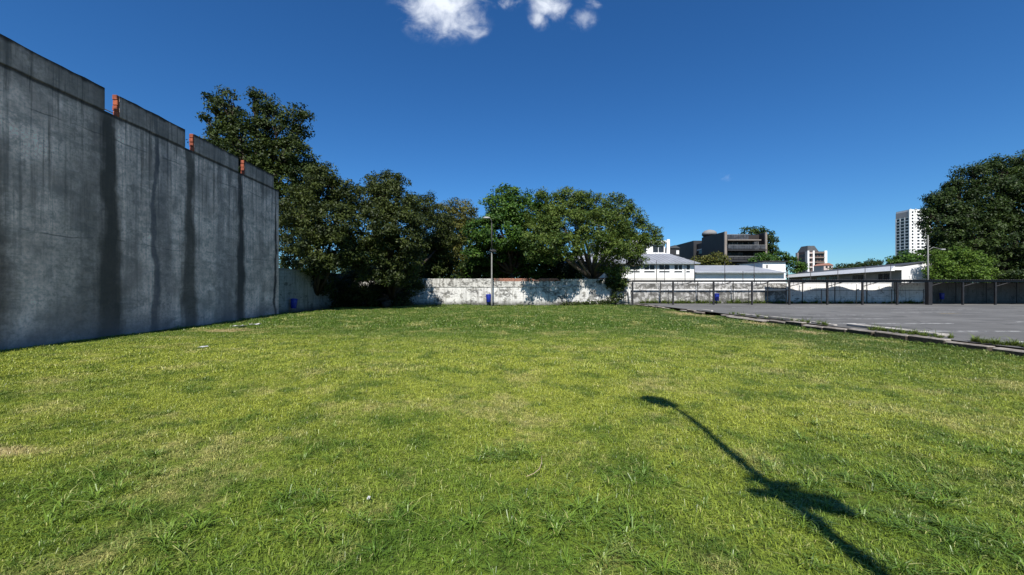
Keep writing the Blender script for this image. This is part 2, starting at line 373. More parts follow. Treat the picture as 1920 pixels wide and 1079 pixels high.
def blade_mat(name, dark=1., coarse=False):
    m, n, b = material(name, .42, 0, .4); c, g, bare, fine = lawn_colour(n, False)
    at = n.new('ShaderNodeAttribute', attribute_name='tint').outputs['Fac']
    if coarse: g = n.mix(.65, g, (.115, .215, .028))
    col = n.mix(n.ss(at, .05, .6, .85, 0), g, n.mix(.0, (.045, .085, .010), (0, 0, 0)))
    col = n.mix(n.ss(at, 0.9 if not coarse else .96, .99 if not coarse else 1, 0, .8), col, (.52, .48, .20))
    if not coarse: col = n.mix(n.math('MULTIPLY', bare, .75), col, (.5, .4, .2))
    n.put(b.inputs['Base Color'], col)
    tr = n.new('ShaderNodeBsdfTranslucent'); n.put(tr.inputs[0], n.mix(.5, col, (.30, .36, .04)))
    mx = n.new('ShaderNodeMixShader'); mx.inputs[0].default_value = .2
    m.node_tree.links.new(b.outputs[0], mx.inputs[1]); m.node_tree.links.new(tr.outputs[0], mx.inputs[2])
    m.node_tree.links.new(mx.outputs[0], m.node_tree.nodes['Material Output'].inputs[0]); return m
M['blade'] = blade_mat('lawn_blades'); M['coarse'] = blade_mat('coarse_blades', 1, True)

def leaf_mat(name, a, b_, trans, gloss=.55, dead=(.10, .10, .03)):
    m, n, b = material(name, gloss, 0, .22)
    at = n.new('ShaderNodeAttribute', attribute_name='tint').outputs['Fac']
    col = n.mix(n.ss(at, .1, .9), a, b_)
    col = n.mix(n.ss(at, .965, 1, 0, .7), col, dead)
    n.put(b.inputs['Base Color'], col)
    tr = n.new('ShaderNodeBsdfTranslucent'); n.put(tr.inputs[0], n.mix(.5, col, tuple(q*1.6 for q in b_)))
    mx = n.new('ShaderNodeMixShader'); mx.inputs[0].default_value = trans
    m.node_tree.links.new(b.outputs[0], mx.inputs[1]); m.node_tree.links.new(tr.outputs[0], mx.inputs[2])
    m.node_tree.links.new(mx.outputs[0], m.node_tree.nodes['Material Output'].inputs[0]); return m
M['leaf_dark'] = leaf_mat('dark_olive_leaves', (.012, .024, .005), (.050, .072, .012), .14)
M['leaf_olive'] = leaf_mat('olive_leaves', (.014, .024, .006), (.058, .076, .014), .14)
M['leaf_green'] = leaf_mat('fresh_green_leaves', (.016, .048, .007), (.072, .140, .018), .2)
M['leaf_light'] = leaf_mat('light_feathery_leaves', (.026, .058, .010), (.110, .150, .026), .22)
M['leaf_yellow'] = leaf_mat('yellow_green_leaves', (.035, .050, .010), (.14, .13, .025), .2)
M['leaf_fresh'] = leaf_mat('bright_green_leaves', (.035, .075, .008), (.11, .18, .022), .22)
M['leaf_right'] = leaf_mat('deep_green_leaves', (.010, .022, .005), (.042, .070, .012), .16)

# ------------------------------------------------------------------ the setting: ground, lawn, asphalt
def lawn_z(x, y):
    return .035*np.sin(x*.42+1.3)*np.sin(y*.31)+.02*np.sin(x*1.1+y*.7)+.012*np.sin(x*2.3-y*1.9)
def kerb_x(y): return 11.85-.012*(y-9)
def wall_x(y): return -12.77-.0511*y
g = MB(); s_ = 3000
g.add([(-s_, -s_, -.12), (s_, -s_, -.12), (s_, s_, -.12), (-s_, s_, -.12)], [(0, 1, 2, 3)])
gm = plain('far_ground', (.12, .13, .07), .95, 0, .3, .05, 0)
tag(g.build('ground', gm), kind='structure')
nx_, ny_ = 70, 120
yv = np.linspace(-12, 37.05, ny_); V = []; Fc = []
for j, y in enumerate(yv):
    xa, xb = wall_x(y)-.02, kerb_x(y)+.02
    for i in range(nx_):
        x = xa+(xb-xa)*i/(nx_-1); V.append((x, y, float(lawn_z(x, y))))
for j in range(ny_-1):
    for i in range(nx_-1):
        a = j*nx_+i; Fc.append((a, a+1, a+1+nx_, a+nx_))
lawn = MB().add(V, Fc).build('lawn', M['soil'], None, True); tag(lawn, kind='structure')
AZ = .2
pv = MB().add([(kerb_x(-12)+.1, -12, AZ), (90, -12, AZ), (90, 37.2, AZ), (kerb_x(37)+.1, 37.2, AZ)], [(0, 1, 2, 3)])
yard = pv.build('asphalt_yard', M['asphalt']); tag(yard, kind='structure')
for i, (y, x0, x1, k) in enumerate(((7.9, 12.9, 17.5, 0), (10.4, 12.8, 18, 0), (13.0, 12.7, 17.3, 0), (15.9, 12.6, 17.6, 0), (18.3, 12.5, 17.4, 0), (20.9, 14, 19, 0), (23.4, 22, 26, 0), (22.1, 23.6, 24.9, 1), (26, 24, 30, 0), (29, 16, 22, 0), (11.5, 20, 26, 0), (16.6, 21, 27, 0))):
    MB().add([(x0, y, AZ+.004), (x1, y-.05, AZ+.004), (x1, y+.06, AZ+.004), (x0, y+.11, AZ+.004)], [(0, 1, 2, 3)]).build('painted_line', M['ypaint' if k else 'paint'], yard)

# kerb of separate stones along the lawn edge
kerb = thing('kerb', 'weathered concrete kerb of separate stones between lawn and asphalt yard', 'kerb', (kerb_x(9), 9, 0))
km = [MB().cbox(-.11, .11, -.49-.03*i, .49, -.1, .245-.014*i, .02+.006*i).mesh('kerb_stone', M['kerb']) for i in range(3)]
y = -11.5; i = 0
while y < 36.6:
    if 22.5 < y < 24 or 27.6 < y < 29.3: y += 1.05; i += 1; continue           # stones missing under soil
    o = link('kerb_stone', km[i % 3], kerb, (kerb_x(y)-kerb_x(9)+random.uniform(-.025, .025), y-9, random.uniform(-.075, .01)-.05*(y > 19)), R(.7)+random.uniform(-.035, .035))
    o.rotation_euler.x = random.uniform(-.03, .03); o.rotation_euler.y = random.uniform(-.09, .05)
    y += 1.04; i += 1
# second, paler row set back against the asphalt
km2 = [MB().cbox(-.07, .07, -.6, .6, 0, .17-.02*i, .02).mesh('edging_stone', M['kerbtop']) for i in range(2)]
ed = thing('edging_row', 'pale broken row of edging stones set just behind the weathered kerb', 'edging', (12.2, 14, .13))
for i, y in enumerate((15.6, 16.9, 18.3, 19.6, 20.9, 6.2, 7.5, 8.8, 24.8)):
    o = link('edging_stone', km2[i % 2], ed, (-.012*(y-14)+random.uniform(-.04, .04), y-14, random.uniform(-.05, .0)), random.uniform(-.03, .03)); o.rotation_euler.x = random.uniform(-.03, .03)
def slab(name, label, x0, y0, x1, y1, wd, h, z, mat, tilt=0):
    L = math.hypot(x1-x0, y1-y0)
    o = MB().cbox(-wd/2, wd/2, -L/2, L/2, 0, h, .015).build(name, mat, None, False, ((x0+x1)/2, (y0+y1)/2, z), -math.atan2(x1-x0, y1-y0))
    o.rotation_euler.y = tilt; return tag(o, label, 'slab', 'loose concrete slabs along the kerb')
slab('concrete_slab', 'long whitish concrete slab lying flat on the asphalt behind the kerb', 12.42, 11.5, 12.62, 14.9, .32, .09, AZ+.002, M['kerbtop'])
slab('concrete_slab', 'shorter pale concrete slab resting tilted between kerb and edging stones', 12.05, 17.0, 12.0, 18.6, .2, .1, .21, M['kerbtop'], .06)
slab('concrete_slab', 'dark flat plank-like slab lying in grass on lawn side of kerb', 11.5, 18.2, 11.45, 21.2, .22, .09, .03, M['kerb'], -.08)

# ------------------------------------------------------------------ tall concrete wall on the left
wa = math.atan(.0511)
bw = thing('tall_concrete_wall', 'tall stained grey concrete wall with slotted parapet along the left of lawn', 'wall', (-12.77, 0, 0), wa)
S = lambda y: y*1.0013
T = .26
body = MB()
def slabwall(mb, y0, y1, z0, z1, x0, x1, step=.35, jit=.012, wav=0):
    n_ = max(2, int((y1-y0)/step)); V = []; Fq = []
    for i in range(n_+1):
        y = y0+(y1-y0)*i/n_; zt = z1+random.uniform(-jit, jit)
        V += [(x0, y, z0), (x1, y, z0), (x1, y, zt), (x0, y, zt)]
    for i in range(n_):
        a = i*4
        Fq += [(a+1, a+5, a+6, a+2), (a+2, a+6, a+7, a+3), (a+3, a+7, a+4, a), (a, a+4, a+5, a+1)]
    Fq += [(0, 1, 2, 3), (n_*4+3, n_*4+2, n_*4+1, n_*4)]
    mb.add(V, Fq)
slabwall(body, -12, S(24.0), -.1, 7.46, -T, 0, .5, .0)
body.build('wall_body', M['bigwall'], bw)
ends = [-12, -7.3, -3.85, -.4+.21, 3.05+.21, 6.5+.21, 9.97+.21, S(13.61), S(17.05), S(20.57)]
tops = [-7.7, -4.27, -.4-.21, 3.05-.21, 6.5-.21, 9.97-.21, S(13.18), S(16.64), S(20.13), S(23.4)]
bm = MB().cbox(-.078, .078, 0, .09, 0, .172, .014).mesh('brick', M['brick'])
for a, b in zip(ends, tops):
    pp = MB(); slabwall(pp, a+.094, b, 7.464, 8.2, -.135, .025, .3, .02)
    po = pp.build('parapet_panel', M['bigwall'], bw)
    for k in range(4):
        o = link('brick', bm, po, (-.056+random.uniform(-.012, .006), a+random.uniform(0, .03), 7.47+k*.184)); o.rotation_euler.z = random.uniform(-.03, .03)
    for k in range(3): pass
# thin railing bars seen through the first open slot
rl = thing('roof_railing', 'thin blue-grey railing bars seen through first slot of tall wall', 'railing', (-13.1, 0, 0), wa)
for k in range(5): MB().tube([(-.5, 12.2+k*.75, 7.2), (-.5, 12.2+k*.75, 8.0)], [.018]*2, 6).build('bar', M['galv'], rl)
MB().tube([(-.5, 12.0, 7.9), (-.5, 15.6, 7.9)], [.018]*2, 6).build('rail', M['galv'], rl)
MB().box(-.9, -.26, -12, S(24), 6.9, 7.2).build('roof_slab', M['shade_grey'], rl)

# low wall continuing to the corner
lw = thing('low_grey_wall', 'low grey rendered wall running from tall wall into the shaded corner', 'wall', (-12.77, 0, 0), wa)
mb = MB(); slabwall(mb, S(24.0)+.004, S(37.2), -.1, 2.72, -.2, -.03, .5, .01); mb.build('wall_body', M['greywall'], lw)
mb = MB(); slabwall(mb, S(24.0)+.004, S(37.2), 2.73, 2.82, -.23, 0, .5, .01); mb.build('coping', M['shade_grey'], lw)

# ------------------------------------------------------------------ back walls
D = 37.0
x0, x1 = wall_x(D), X(1183, D)
ww = thing('white_back_wall', 'whitewashed old masonry wall across back of lawn with stained top', 'wall', (0, D, 0))
mb = MB().box(x0, x1, 0, .3, -.1, 1.72); mb.build('lower_wall', M['wwall'], ww)
mb = MB().box(x0, x1, -.05, .3, 1.722, 1.80); mb.build('ledge', M['wupper'], ww)
MB().box(x0, X(924, D), .03, .28, 1.802, 2.5).build('upper_wall', M['wupper'], ww)
MB().box(X(1052, D), x1, .03, .28, 1.802, 2.46).build('upper_wall', M['wupper'], ww)
MB().box(X(924, D)+.003, X(1052, D)-.003, .03, .28, 1.802, 2.24).build('upper_wall', M['wupper'], ww)
bb = MB().cbox(0, .27, 0, .2, 0, .085, .008).mesh('brick', M['redbrick'])
for r in range(3):
    for k in range(22):
        if random.random() < .06: continue
        link('brick', bb, ww, (X(924, D)+.01+k*.286+(r % 2)*.13+random.uniform(-.01, .01), .04+random.uniform(-.015, .015), 2.243+r*.096))
for px in (694, 760, 833, 896, 961, 1016, 1060, 1108):
    MB().box(X(px, D)-.02, X(px, D)+.02, -.012, .05, 0, 1.715).build('joint_strip', M['wupper'], ww)
# leaning white pilaster at the end
bw2 = thing('peeling_block_wall', 'grey peeling block wall with white band behind bare canopy frame', 'wall', (0, D+.3, 0))
xa, xb = x1, X(1482, D+.3)
MB().box(xa+.003, xb, 0, .3, -.1, 1.36).build('lower_wall', M['block'], bw2)
MB().box(xa+.003, xb, -.07, .3, 1.362, 1.5).build('band', M['whiteblock'], bw2)
MB().box(xa+.003, xb, .02, .3, 1.502, 2.06).build('upper_wall', M['block'], bw2)
MB().box(xa+.003, xb, -.02, .32, 2.062, 2.12).build('coping', M['whiteblock'], bw2)
bw3 = thing('white_block_wall', 'white painted block wall under the sheeted canopy bays', 'wall', (0, D+.3, 0))
xc = X(1738, D+.3)
MB().box(xb+.003, xc, 0, .3, -.1, 2.06).build('wall_body', M['whiteblock'], bw3)
MB().box(xb+.003, xc, -.03, .33, 2.062, 2.12).build('coping', M['white'], bw3)
for px in (1482, 1614):
    MB().box(X(px, D)-.2, X(px, D)+.02, -.1, -.002, .1, 2.0).build('pilaster', M['whiteblock'], bw3)
bw4 = thing('shaded_block_wall', 'grey block wall in deep shade under the big right tree', 'wall', (0, D+.3, 0))
M['dimwall'] = white_wall_mat('shade_dimmed_masonry', (.15, .148, .14), (.06, .06, .055), .5, True, .3, 27)  # base colour lowered to carry the deep shade on this wall
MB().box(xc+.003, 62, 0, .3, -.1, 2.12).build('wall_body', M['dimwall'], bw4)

# ------------------------------------------------------------------ steel canopy frame
CD = 34.0
can = thing('steel_canopy', 'long black steel canopy frame along back of asphalt yard, partly sheeted', 'canopy', (0, CD, AZ))
posts = [X(p, CD) for p in (1186, 1262, 1338, 1410, 1480, 1551, 1617, 1682, 1741, 1805, 1866, 1928, 1990, 2060, 2130, 2200)]
BZ = 2.19-AZ
for i, x in enumerate(posts):
    h = .06 if i != 8 else .16
    MB().box(x-h, x+h, -h, h, 0, BZ-.06).build('post', M['blackmetal'], can)
    if i: MB().tube([(x, 2.9 if x < X(1740, CD) else 3.0, 0), (x, 2.9 if x < X(1740, CD) else 3.0, BZ+.1)], [.04]*2, 6).build('rear_post', M['blackmetal'], can)
    MB().box(x-.035, x+.035, .065, 2.4, BZ-.03, BZ+.055).build('rafter', M['blackmetal'], can)
for i in range(len(posts)-1):
    a, b = posts[i], posts[i+1]
    MB().box(a+.002, b-.002, -.06, .06, BZ-.058, BZ+.1).build('beam', M['blackmetal'], can)
    if i >= 1:
        L = (b-a)*.46
        MB().tube([(a+.05, 0, BZ-.42), (a+L, 0, BZ-.06)], [.036]*2, 6).build('brace', M['blackmetal'], can)
        for t in (.25, .5):
            MB().tube([(a+L*t, 0, BZ-.42+.36*t), (a+L*t, 0, BZ-.05)], [.02]*2, 5).build('brace_strut', M['blackmetal'], can)
    for yy in (1.2, 2.4):
        MB().box(a+.04, b-.04, yy-.025, yy+.025, BZ+.057, BZ+.095).build('purlin', M['blackmetal'], can)
def corr_sheet(a, b, ya, yb, za, zb, pitch=.19, amp=.02):
    m = MB(); n_ = int((b-a)/pitch*6); V = []; Fq = []
    for i in range(n_+1):
        x = a+(b-a)*i/n_; dz_ = amp*math.sin(math.tau*x/pitch)
        e = random.uniform(-.02, .02)
        V += [(x, ya, za+dz_), (x, (yb(x) if callable(yb) else yb)+e, zb+dz_)]
    for i in range(n_): Fq.append((2*i, 2*i+2, 2*i+3, 2*i+1))
    return m.add(V, Fq)
for i in range(len(posts)-1):
    a, b = posts[i], posts[i+1]
    if i < 4: continue
    nsh = 3
    for k in range(nsh):
        u0 = a+(b-a)*k/nsh-.03; u1 = a+(b-a)*(k+1)/nsh+.03
        back = (lambda x: 2.6+.16*math.sin(x*1.1)+.06*math.sin(x*2.7+1)) if i < 8 else 3.28
        corr_sheet(u0, u1, -.25, back, BZ+.125+.006*(k % 2), BZ+.17+.006*(k % 2)).build('roof_sheet', M['corr'], can, True)

# thin pipe railing behind the frame posts
pr = thing('pipe_railing', 'thin dark pipe railing running behind the canopy posts', 'railing', (0, 35.0, AZ))
rx = [X(p, 35) for p in (1183, 1253, 1331, 1404, 1475, 1540, 1606, 1672, 1732)]
for x in rx: MB().tube([(x, 0, 0), (x, 0, 1.32)], [.026]*2, 6).build('railing_post', M['blackmetal'], pr)
for a, b in zip(rx[:-1], rx[1:]): MB().tube([(a, 0, 1.22), (b, 0, 1.22)], [.02]*2, 6).build('rail', M['blackmetal'], pr)
# white leaning post at the end of the white wall
MBp = MB().tube([(X(1183, 36.6), 36.55, 0), (X(1178, 36.6), 36.6, 1.7)], [.07, .055], 6).build('leaning_post', M['whiteblock'])
tag(MBp, 'short white leaning post where the white wall meets the canopy', 'post')

# ------------------------------------------------------------------ litter bins
def bin_(label, x, y, z, sc_=1., tilt=0, rz=0, wall=False):
    t = thing('litter_bin', label, 'bin', (x, y, z), rz, 'blue litter bins')
    q = MB()
    prof = [(.15, .30), (.17, .32), (.205, .85), (.20, .87)]
    q.lathe([(r*sc_*1.06, zz*sc_) for r, zz in prof], 14, 0, 0, 1, .85); q.build('bucket', M['bluebin'], t, True)
    MB().lathe([(.225*sc_, .862*sc_), (.235*sc_, .875*sc_), (.235*sc_, .905*sc_), (.21*sc_, .93*sc_), (.12*sc_, .96*sc_)], 14, 0, 0, 1, .85).build('rim', M['bluebin'], t, True)
    if not wall: MB().box(-.03, .03, .05, .11, 0, .5*sc_).box(-.12, .12, .03, .15, 0, .02).build('stand', M['blackmetal'], t)
    else: MB().box(-.1, .1, .16, .24, .45, .62).build('bracket', M['blackmetal'], t)
    t.rotation_euler.y = tilt; return t
bin_('blue plastic litter bin in front of white wall beside the lamp post', X(916, 36.4), 36.4, 0, 1.12)
bin_('blue plastic litter bin on stand at the peeling block wall', X(1344, 35.5), 35.5, AZ, .98)
bin_('blue plastic litter bin on low grey wall next to tall concrete wall', wall_x(25.3)+.22, 25.3, .05, .95, .08, wa, True)
bin_('dark blue litter bin against the shaded wall under right tree', X(1766, 36.9), 36.9, AZ+.12, .9)

# ------------------------------------------------------------------ lamp posts
def lamp_post(label, x, y, h=7.8, fh=5.0, rz=0, cb=0):
    t = thing('lamp_post', label, 'lamp post', (x, y, 0), rz, 'lamp posts round the lawn')
    MB().tube([(0, 0, -.1), (0, 0, .5), (0, 0, .52), (0, 0, fh)], [.085, .085, .066, .058], 12).build('pole', M['greypole'], t, True)
    MB().tube([(0, 0, fh+.001), (0, 0, h-.35)], [.056, .048], 12).build('upper_pole', M['darkpole'], t, True)
    MB().tube([(0, 0, h-.36), (-.04, 0, h-.15), (-.12, 0, h-.0), (-.24, 0, h+.05)], [.045, .042, .04, .038], 8).build('arm', M['darkpole'], t, True)
    hd = MB()
    hd.lathe([(.03, -.32), (.10, -.27), (.13, -.1), (.14, .1), (.11, .24), (.04, .30)], 12, 0, 0, .62, 1.)
    hd.v = [(-.46-v[2], v[1]*1.25, h+.07+v[0]*1.25) for v in hd.v]
    hd.build('lamp_head', M['lampwhite'], t, True)
    cbo = MB().box(-.14, .24, -.03, .03, fh+.02, fh+.08).build('crossbar', M['blackmetal'], t, False, None, cb)
    for sx, k in ((-.11, .38), (.21, .78)):
        q = MB().cbox(-.26*k, .26*k, -.08, .08, -.15*k, .15*k, .02)
        f = q.build('floodlight', M['blackmetal'], cbo, False, (sx, -.1, fh-.1)); f.rotation_euler = (R(-50), 0, R(12 if sx < 0 else -8))
    return t
lamp_post('grey lamp post with twin floodlights standing at the white back wall', X(922, 35.6), 35.6)
lamp_post('near lamp post standing beside the viewer whose shadow crosses the lawn', 1.875, -1.28, 7.05, 5.05, R(-70), R(50))
pp = thing('utility_pole', 'pale slim utility pole beside the shaded canopy end at right', 'pole', (X(1740, 37.9), 37.9, 0))
MB().tube([(0, 0, 0), (0, 0, 6.6)], [.075, .05], 10).build('pole', M['greypole'], pp, True)
MB().tube([(0, 0, 5.2), (.5, 0, 5.5), (1.3, 0, 5.3)], [.03]*3, 6).build('arm', M['greypole'], pp, True)
MB().cbox(1.2, 1.6, -.1, .1, 5.22, 5.34, .03).build('lamp_head', M['lampwhite'], pp)
for i, (px, top, nm) in enumerate(((1190, 478, 'slim net post behind wall nearest the feathery tree'), (1231, 489, 'slim net post in front of white school windows'), (1246, 500, 'short slim net post between the white school windows'),
        (1302, 480, 'taller net post at the corner of white school building'), (1359, 490, 'slim net post before left part of long white shed'), (1393, 509, 'short thin net post before middle of white shed'), (1414, 492, 'slim net post before right part of long white shed'), (1520, 505, 'slim net post before low shed with pale fascia'), (1571, 500, 'slim net post before middle of low shed fascia'), (1622, 498, 'slim net post before right part of low shed fascia'), (1670, 493, 'slim net post nearest the pale gable wall'))):
    o = MB().tube([(0, 0, 0), (0, 0, Z(top, 38.2))], [.03, .025], 6).build('net_post', M['blackmetal'], None, True, (X(px, 38.2), 38.2, 0)); tag(o, nm, 'post', 'net posts behind the wall')

# ------------------------------------------------------------------ buildings
def window(parent, x0, x1, z0, z1, y, bar=None, gl='glass', sill=True):
    """frame proud of the wall, glass recessed inside it; wall front plane at local y"""
    f = MB(); t = .045
    f.box(x0, x0+t, y-.05, y-.003, z0, z1).box(x1-t, x1, y-.05, y-.003, z0, z1)
    f.box(x0+t+.001, x1-t-.001, y-.05, y-.003, z0, z0+t).box(x0+t+.001, x1-t-.001, y-.05, y-.003, z1-t, z1)
    zz = [z0+t, z1-t]
    if bar: f.box(x0+t+.001, x1-t-.001, y-.06, y-.003, bar-.07, bar+.07)
    if x1-x0 > .9: f.box((x0+x1)/2-.03, (x0+x1)/2+.03, y-.045, y-.004, (bar+.071) if bar else z0+t+.001, z1-t-.001)
    fo = f.build('window', M['whitetrim'], parent)
    MB().box(x0+t-.01, x1-t+.01, y-.02, y-.002, z0+t-.01, z1-t+.01).build('pane', M[gl], fo)
    return fo
# school building, hip roof
d = 46.0
sb = thing('school_building', 'white school building with grey hip roof and row of dark windows', 'building', (0, d, 0))
xl, xr = X(1050, d), X(1302, d); ez = Z(494, d)
MB().box(xl, xr, 0, 11, 0, ez).build('wall', M['white'], sb)
for a, b in ((1068, 1086), (1094, 1114), (1122, 1144), (1152, 1173), (1180, 1200), (1207, 1228), (1235, 1256), (1263.5, 1279.5), (1286, 1294)):
    window(sb, X(a, d), X(b, d), Z(511.5, d), Z(496.5, d), 0, Z(507.3, d))
rf = MB(); ov = .45; rz_ = 6.05; ym = 5.5
rx0, rx1 = xl+2.5, X(1255, d+5.5)
rf.add([(xl-ov, -ov, ez+.01), (xr+ov, -ov, ez+.01), (xr+ov, 11+ov, ez+.01), (xl-ov, 11+ov, ez+.01), (rx0, ym, rz_), (rx1, ym, rz_)],
       [(0, 1, 5, 4), (1, 2, 5), (2, 3, 4, 5), (3, 0, 4), (0, 3, 2, 1)])
ro = rf.build('roof', M['roofgrey'], sb)
MB().box(xl-ov, xr+ov, -ov-.06, -ov-.003, ez-.12, ez+.04).build('gutter', M['galv'], ro)
for k in range(34):      # standing seams of the front slope
    x = xl-ov+.4+k*.48
    if x > xr: break
    t = min(1, max(0, (xr+ov-x)/(xr+ov-rx1))) if x > rx1 else (1 if x > rx0 else (x-xl+ov)/(rx0-xl+ov))
    MB().tube([(x, -ov, ez+.03), (x, -ov+(ym+ov)*t, ez+.03+(rz_-ez)*t)], [.018]*2, 4).build('roof_seam', M['roofgrey'], ro)
MB().box(xl, xr, -.04, -.002, 0, Z(521, d)).build('plinth', M['cream'], sb)
for px in (1231, 1284): MB().tube([(X(px, d), -.08, 0), (X(px, d), -.08, ez)], [.04]*2, 6).build('downpipe', M['galv'], sb)
# upper white house behind
d = 58.0
uh = thing('white_upper_house', 'white flat-roofed upper storey with black window behind school roof', 'building', (0, d, 0))
MB().box(X(1120, d), X(1256, d), 0, 8, 0, Z(475, d)).build('wall', M['white'], uh)
MB().box(X(1120, d), X(1251, d), .8, 8, Z(475, d)+.003, Z(455, d)).build('storey', M['white'], uh)
MB().box(X(1118, d), X(1252, d), .3, 8.2, Z(455, d)+.003, Z(451, d)).build('roof_slab', M['white'], uh)
MB().box(X(1251, d)+.01, X(1256, d), 0, .45, Z(475, d)+.003, Z(449, d)).build('pillar', M['white'], uh)
for a, b in ((1227, 1249), (1196, 1216), (1166, 1186), (1136, 1156)):
    window(uh, X(a, d), X(b, d), Z(473.5, d), Z(459.5, d), .8)
# small dark house
d = 78.0
sh = thing('small_dark_house', 'small dark house between white upper storey and dark apartment block', 'building', (0, d, 0))
MB().box(X(1257, d), X(1274, d), 0, 8, 0, Z(466, d)).build('wall', M['darkclad'], sh)
MB().prism([(X(1257, d)-.1, Z(466, d)+.003), (X(1274, d)+.1, Z(466, d)+.003), (X(1265.5, d), Z(460, d))], -.2, 8).build('roof', M['roofdark'], sh)
MB().box(X(1268, d), X(1273, d), -.05, -.003, Z(477, d), Z(470, d)).build('window', M['white'], sh)
# dark apartment block
d = 70.0
da = thing('dark_apartment_block', 'dark clad modern apartment block with glazed balconies and light edge columns', 'building', (37.1, d, 0))
wx_ = X(1437, d)-37.1; tz = Z(435, d)
zf = lambda py: Z(py, d)
MB().box(0, .35, .05, 8.2, 0, tz).build('side_wall', M['darkclad'], da)
MB().box(.35+.003, wx_-.35, 1.6, 8, 0, tz-1.35).build('core', M['darkclad'], da)
MB().box(wx_-.347, wx_, .05, 8.2, 0, tz-.15).build('side_wall', M['browncl'], da)
MB().box(.352, wx_-.352, 1.55, 8, tz-1.347, tz-.3).build('attic', M['browncl'], da)
MB().box(-.02, .4, -.25, .047, 0, tz+.02).build('column', M['tan'], da)
MB().box(wx_-.3, wx_+.02, -.2, .047, 0, tz-.1).build('column', M['tan'], da)
MB().box(.402, wx_-1.2, -.5, 1.5, zf(451.8), zf(450)).build('balcony_roof', M['tan'], da)
for a, b in ((471, 468.5), (491.5, 488.5)):
    MB().box(.402, wx_-.31, -.6, 1.597, zf(a), zf(b)).build('balcony_slab', M['darkclad'], da)
MB().box(.402, wx_-.31, 1.2, 1.597, 0, zf(492)).build('lower_front', M['darkclad'], da)
nb = 7
for k in range(nb):
    a = .45+k*(wx_-.9)/nb; b = .45+(k+1)*(wx_-.9)/nb-.06
    o = MB().box(a, b, 1.50, 1.545, zf(468)+.02, zf(452)).build('window', M['glassgrey' if k % 3 != 1 else 'glass'], da)
    MB().box(b+.002, b+.058, 1.47, 1.545, zf(468)+.02, zf(452)).build('frame', M['galv'], o)
    o = MB().box(a, b, 1.50, 1.545, zf(488)+.02, zf(472)).build('window', M['glass' if k % 3 else 'glassgrey'], da)
    MB().box(b+.002, b+.058, 1.47, 1.545, zf(488)+.02, zf(472)).build('frame', M['darkclad'], o)
    MB().box(a, b, -.56, -.54, zf(468)+.05, zf(461)).build('glass_panel', M['glassgrey'], da)
    MB().box(a, b, -.56, -.54, zf(488)+.05, zf(482)).build('glass_panel', M['darkclad'], da)
MB().tube([(.45, -.55, zf(460.5)), (wx_-.35, -.55, zf(460.5))], [.03]*2, 6).build('handrail', M['galv'], da)
MB().tube([(.45, -.55, zf(481.5)), (wx_-.35, -.55, zf(481.5))], [.03]*2, 6).build('handrail', M['galv'], da)
for k in range(9):
    a = .45+k*(wx_*.55)/9
    MB().box(a, a+wx_*.55/9-.05, .3, .33, zf(449.5), zf(440)).build('screen_panel', M['glassgrey'], da)
MB().box(.4, wx_*.62, .25, .3, zf(440)+.01, zf(439)).build('screen_rail', M['galv'], da)
# receding rear blocks
MB().box(.6, 8, 8.23, 11.7, 0, tz-.9).build('recessed_wing', M['browncl'], da)
MB().box(.55, .597, 8.6, 11.2, zf(467), zf(459)).build('window', M['glass'], da)
MB().box(.5, .594, 8.5, 11.3, zf(458.8), zf(457)).build('lintel', M['cream'], da)
MB().box(0, 8, 11.73, 21, 0, tz-.15).build('rear_wing', M['darkclad'], da)
tk = thing('roof_tank_house', 'round brownish tank house with grey cap on dark block roof', 'tank', (X(1330, 88), 88, 11.36))
MB().lathe([(1.25, -.01), (1.25, 1.7), (1.4, 1.75), (1.4, 1.95)], 12, 0, 0, 1, 1).build('drum', M['browncl'], tk, True)
MB().lathe([(1.55, 1.96), (1.45, 2.5), (1.0, 2.9), (.3, 3.1)], 12).build('cap', M['shade_grey'], tk, True)
# long white shed
d = 49.0
ls = thing('long_white_shed', 'long low white shed with plain wall and grey metal roof', 'shed', (0, d, 0))
xl, xr = X(1304, d), X(1470, d); ez = Z(510, d)
MB().box(xl, xr, 0, 9, 0, ez).build('wall', M['white'], ls)
MB().add([(xl-.1, -.5, ez-.12), (xr+.15, -.5, ez-.12), (xr-1.5, 5, Z(498, d+5)), (xl+.1, 5, Z(498, d+5)), (xr+.15, 9.5, ez-.1), (xl-.1, 9.5, ez-.1)],
         [(0, 1, 2, 3), (3, 2, 4, 5), (1, 4, 2), (0, 3, 5), (0, 5, 4, 1)]).build('roof', M['roofgrey'], ls)
MB().box(xl-.1, xr+.15, -.58, -.505, ez-.2, ez-.06).build('gutter', M['galv'], ls)
for px in (1359, 1414): MB().tube([(X(px, d), -.07, 0), (X(px, d), -.07, ez-.1)], [.045]*2, 6).build('downpipe', M['galv'], ls)
d = 58.0
wbx = thing('white_flat_house', 'small white block with black flat roof edge behind the long shed', 'building', (0, d, 0))
MB().box(X(1430, d), X(1473, d), 0, 6, 0, Z(491.5, d)).build('wall', M['white'], wbx)
MB().box(X(1428, d), X(1475, d), -.3, 6.3, Z(491.5, d)+.003, Z(489.5, d)).build('roof_slab', M['blackmetal'], wbx)
MB().box(X(1436, d), X(1440, d), -.03, -.003, Z(503, d), Z(497, d)).build('vent', M['shade_grey'], wbx)
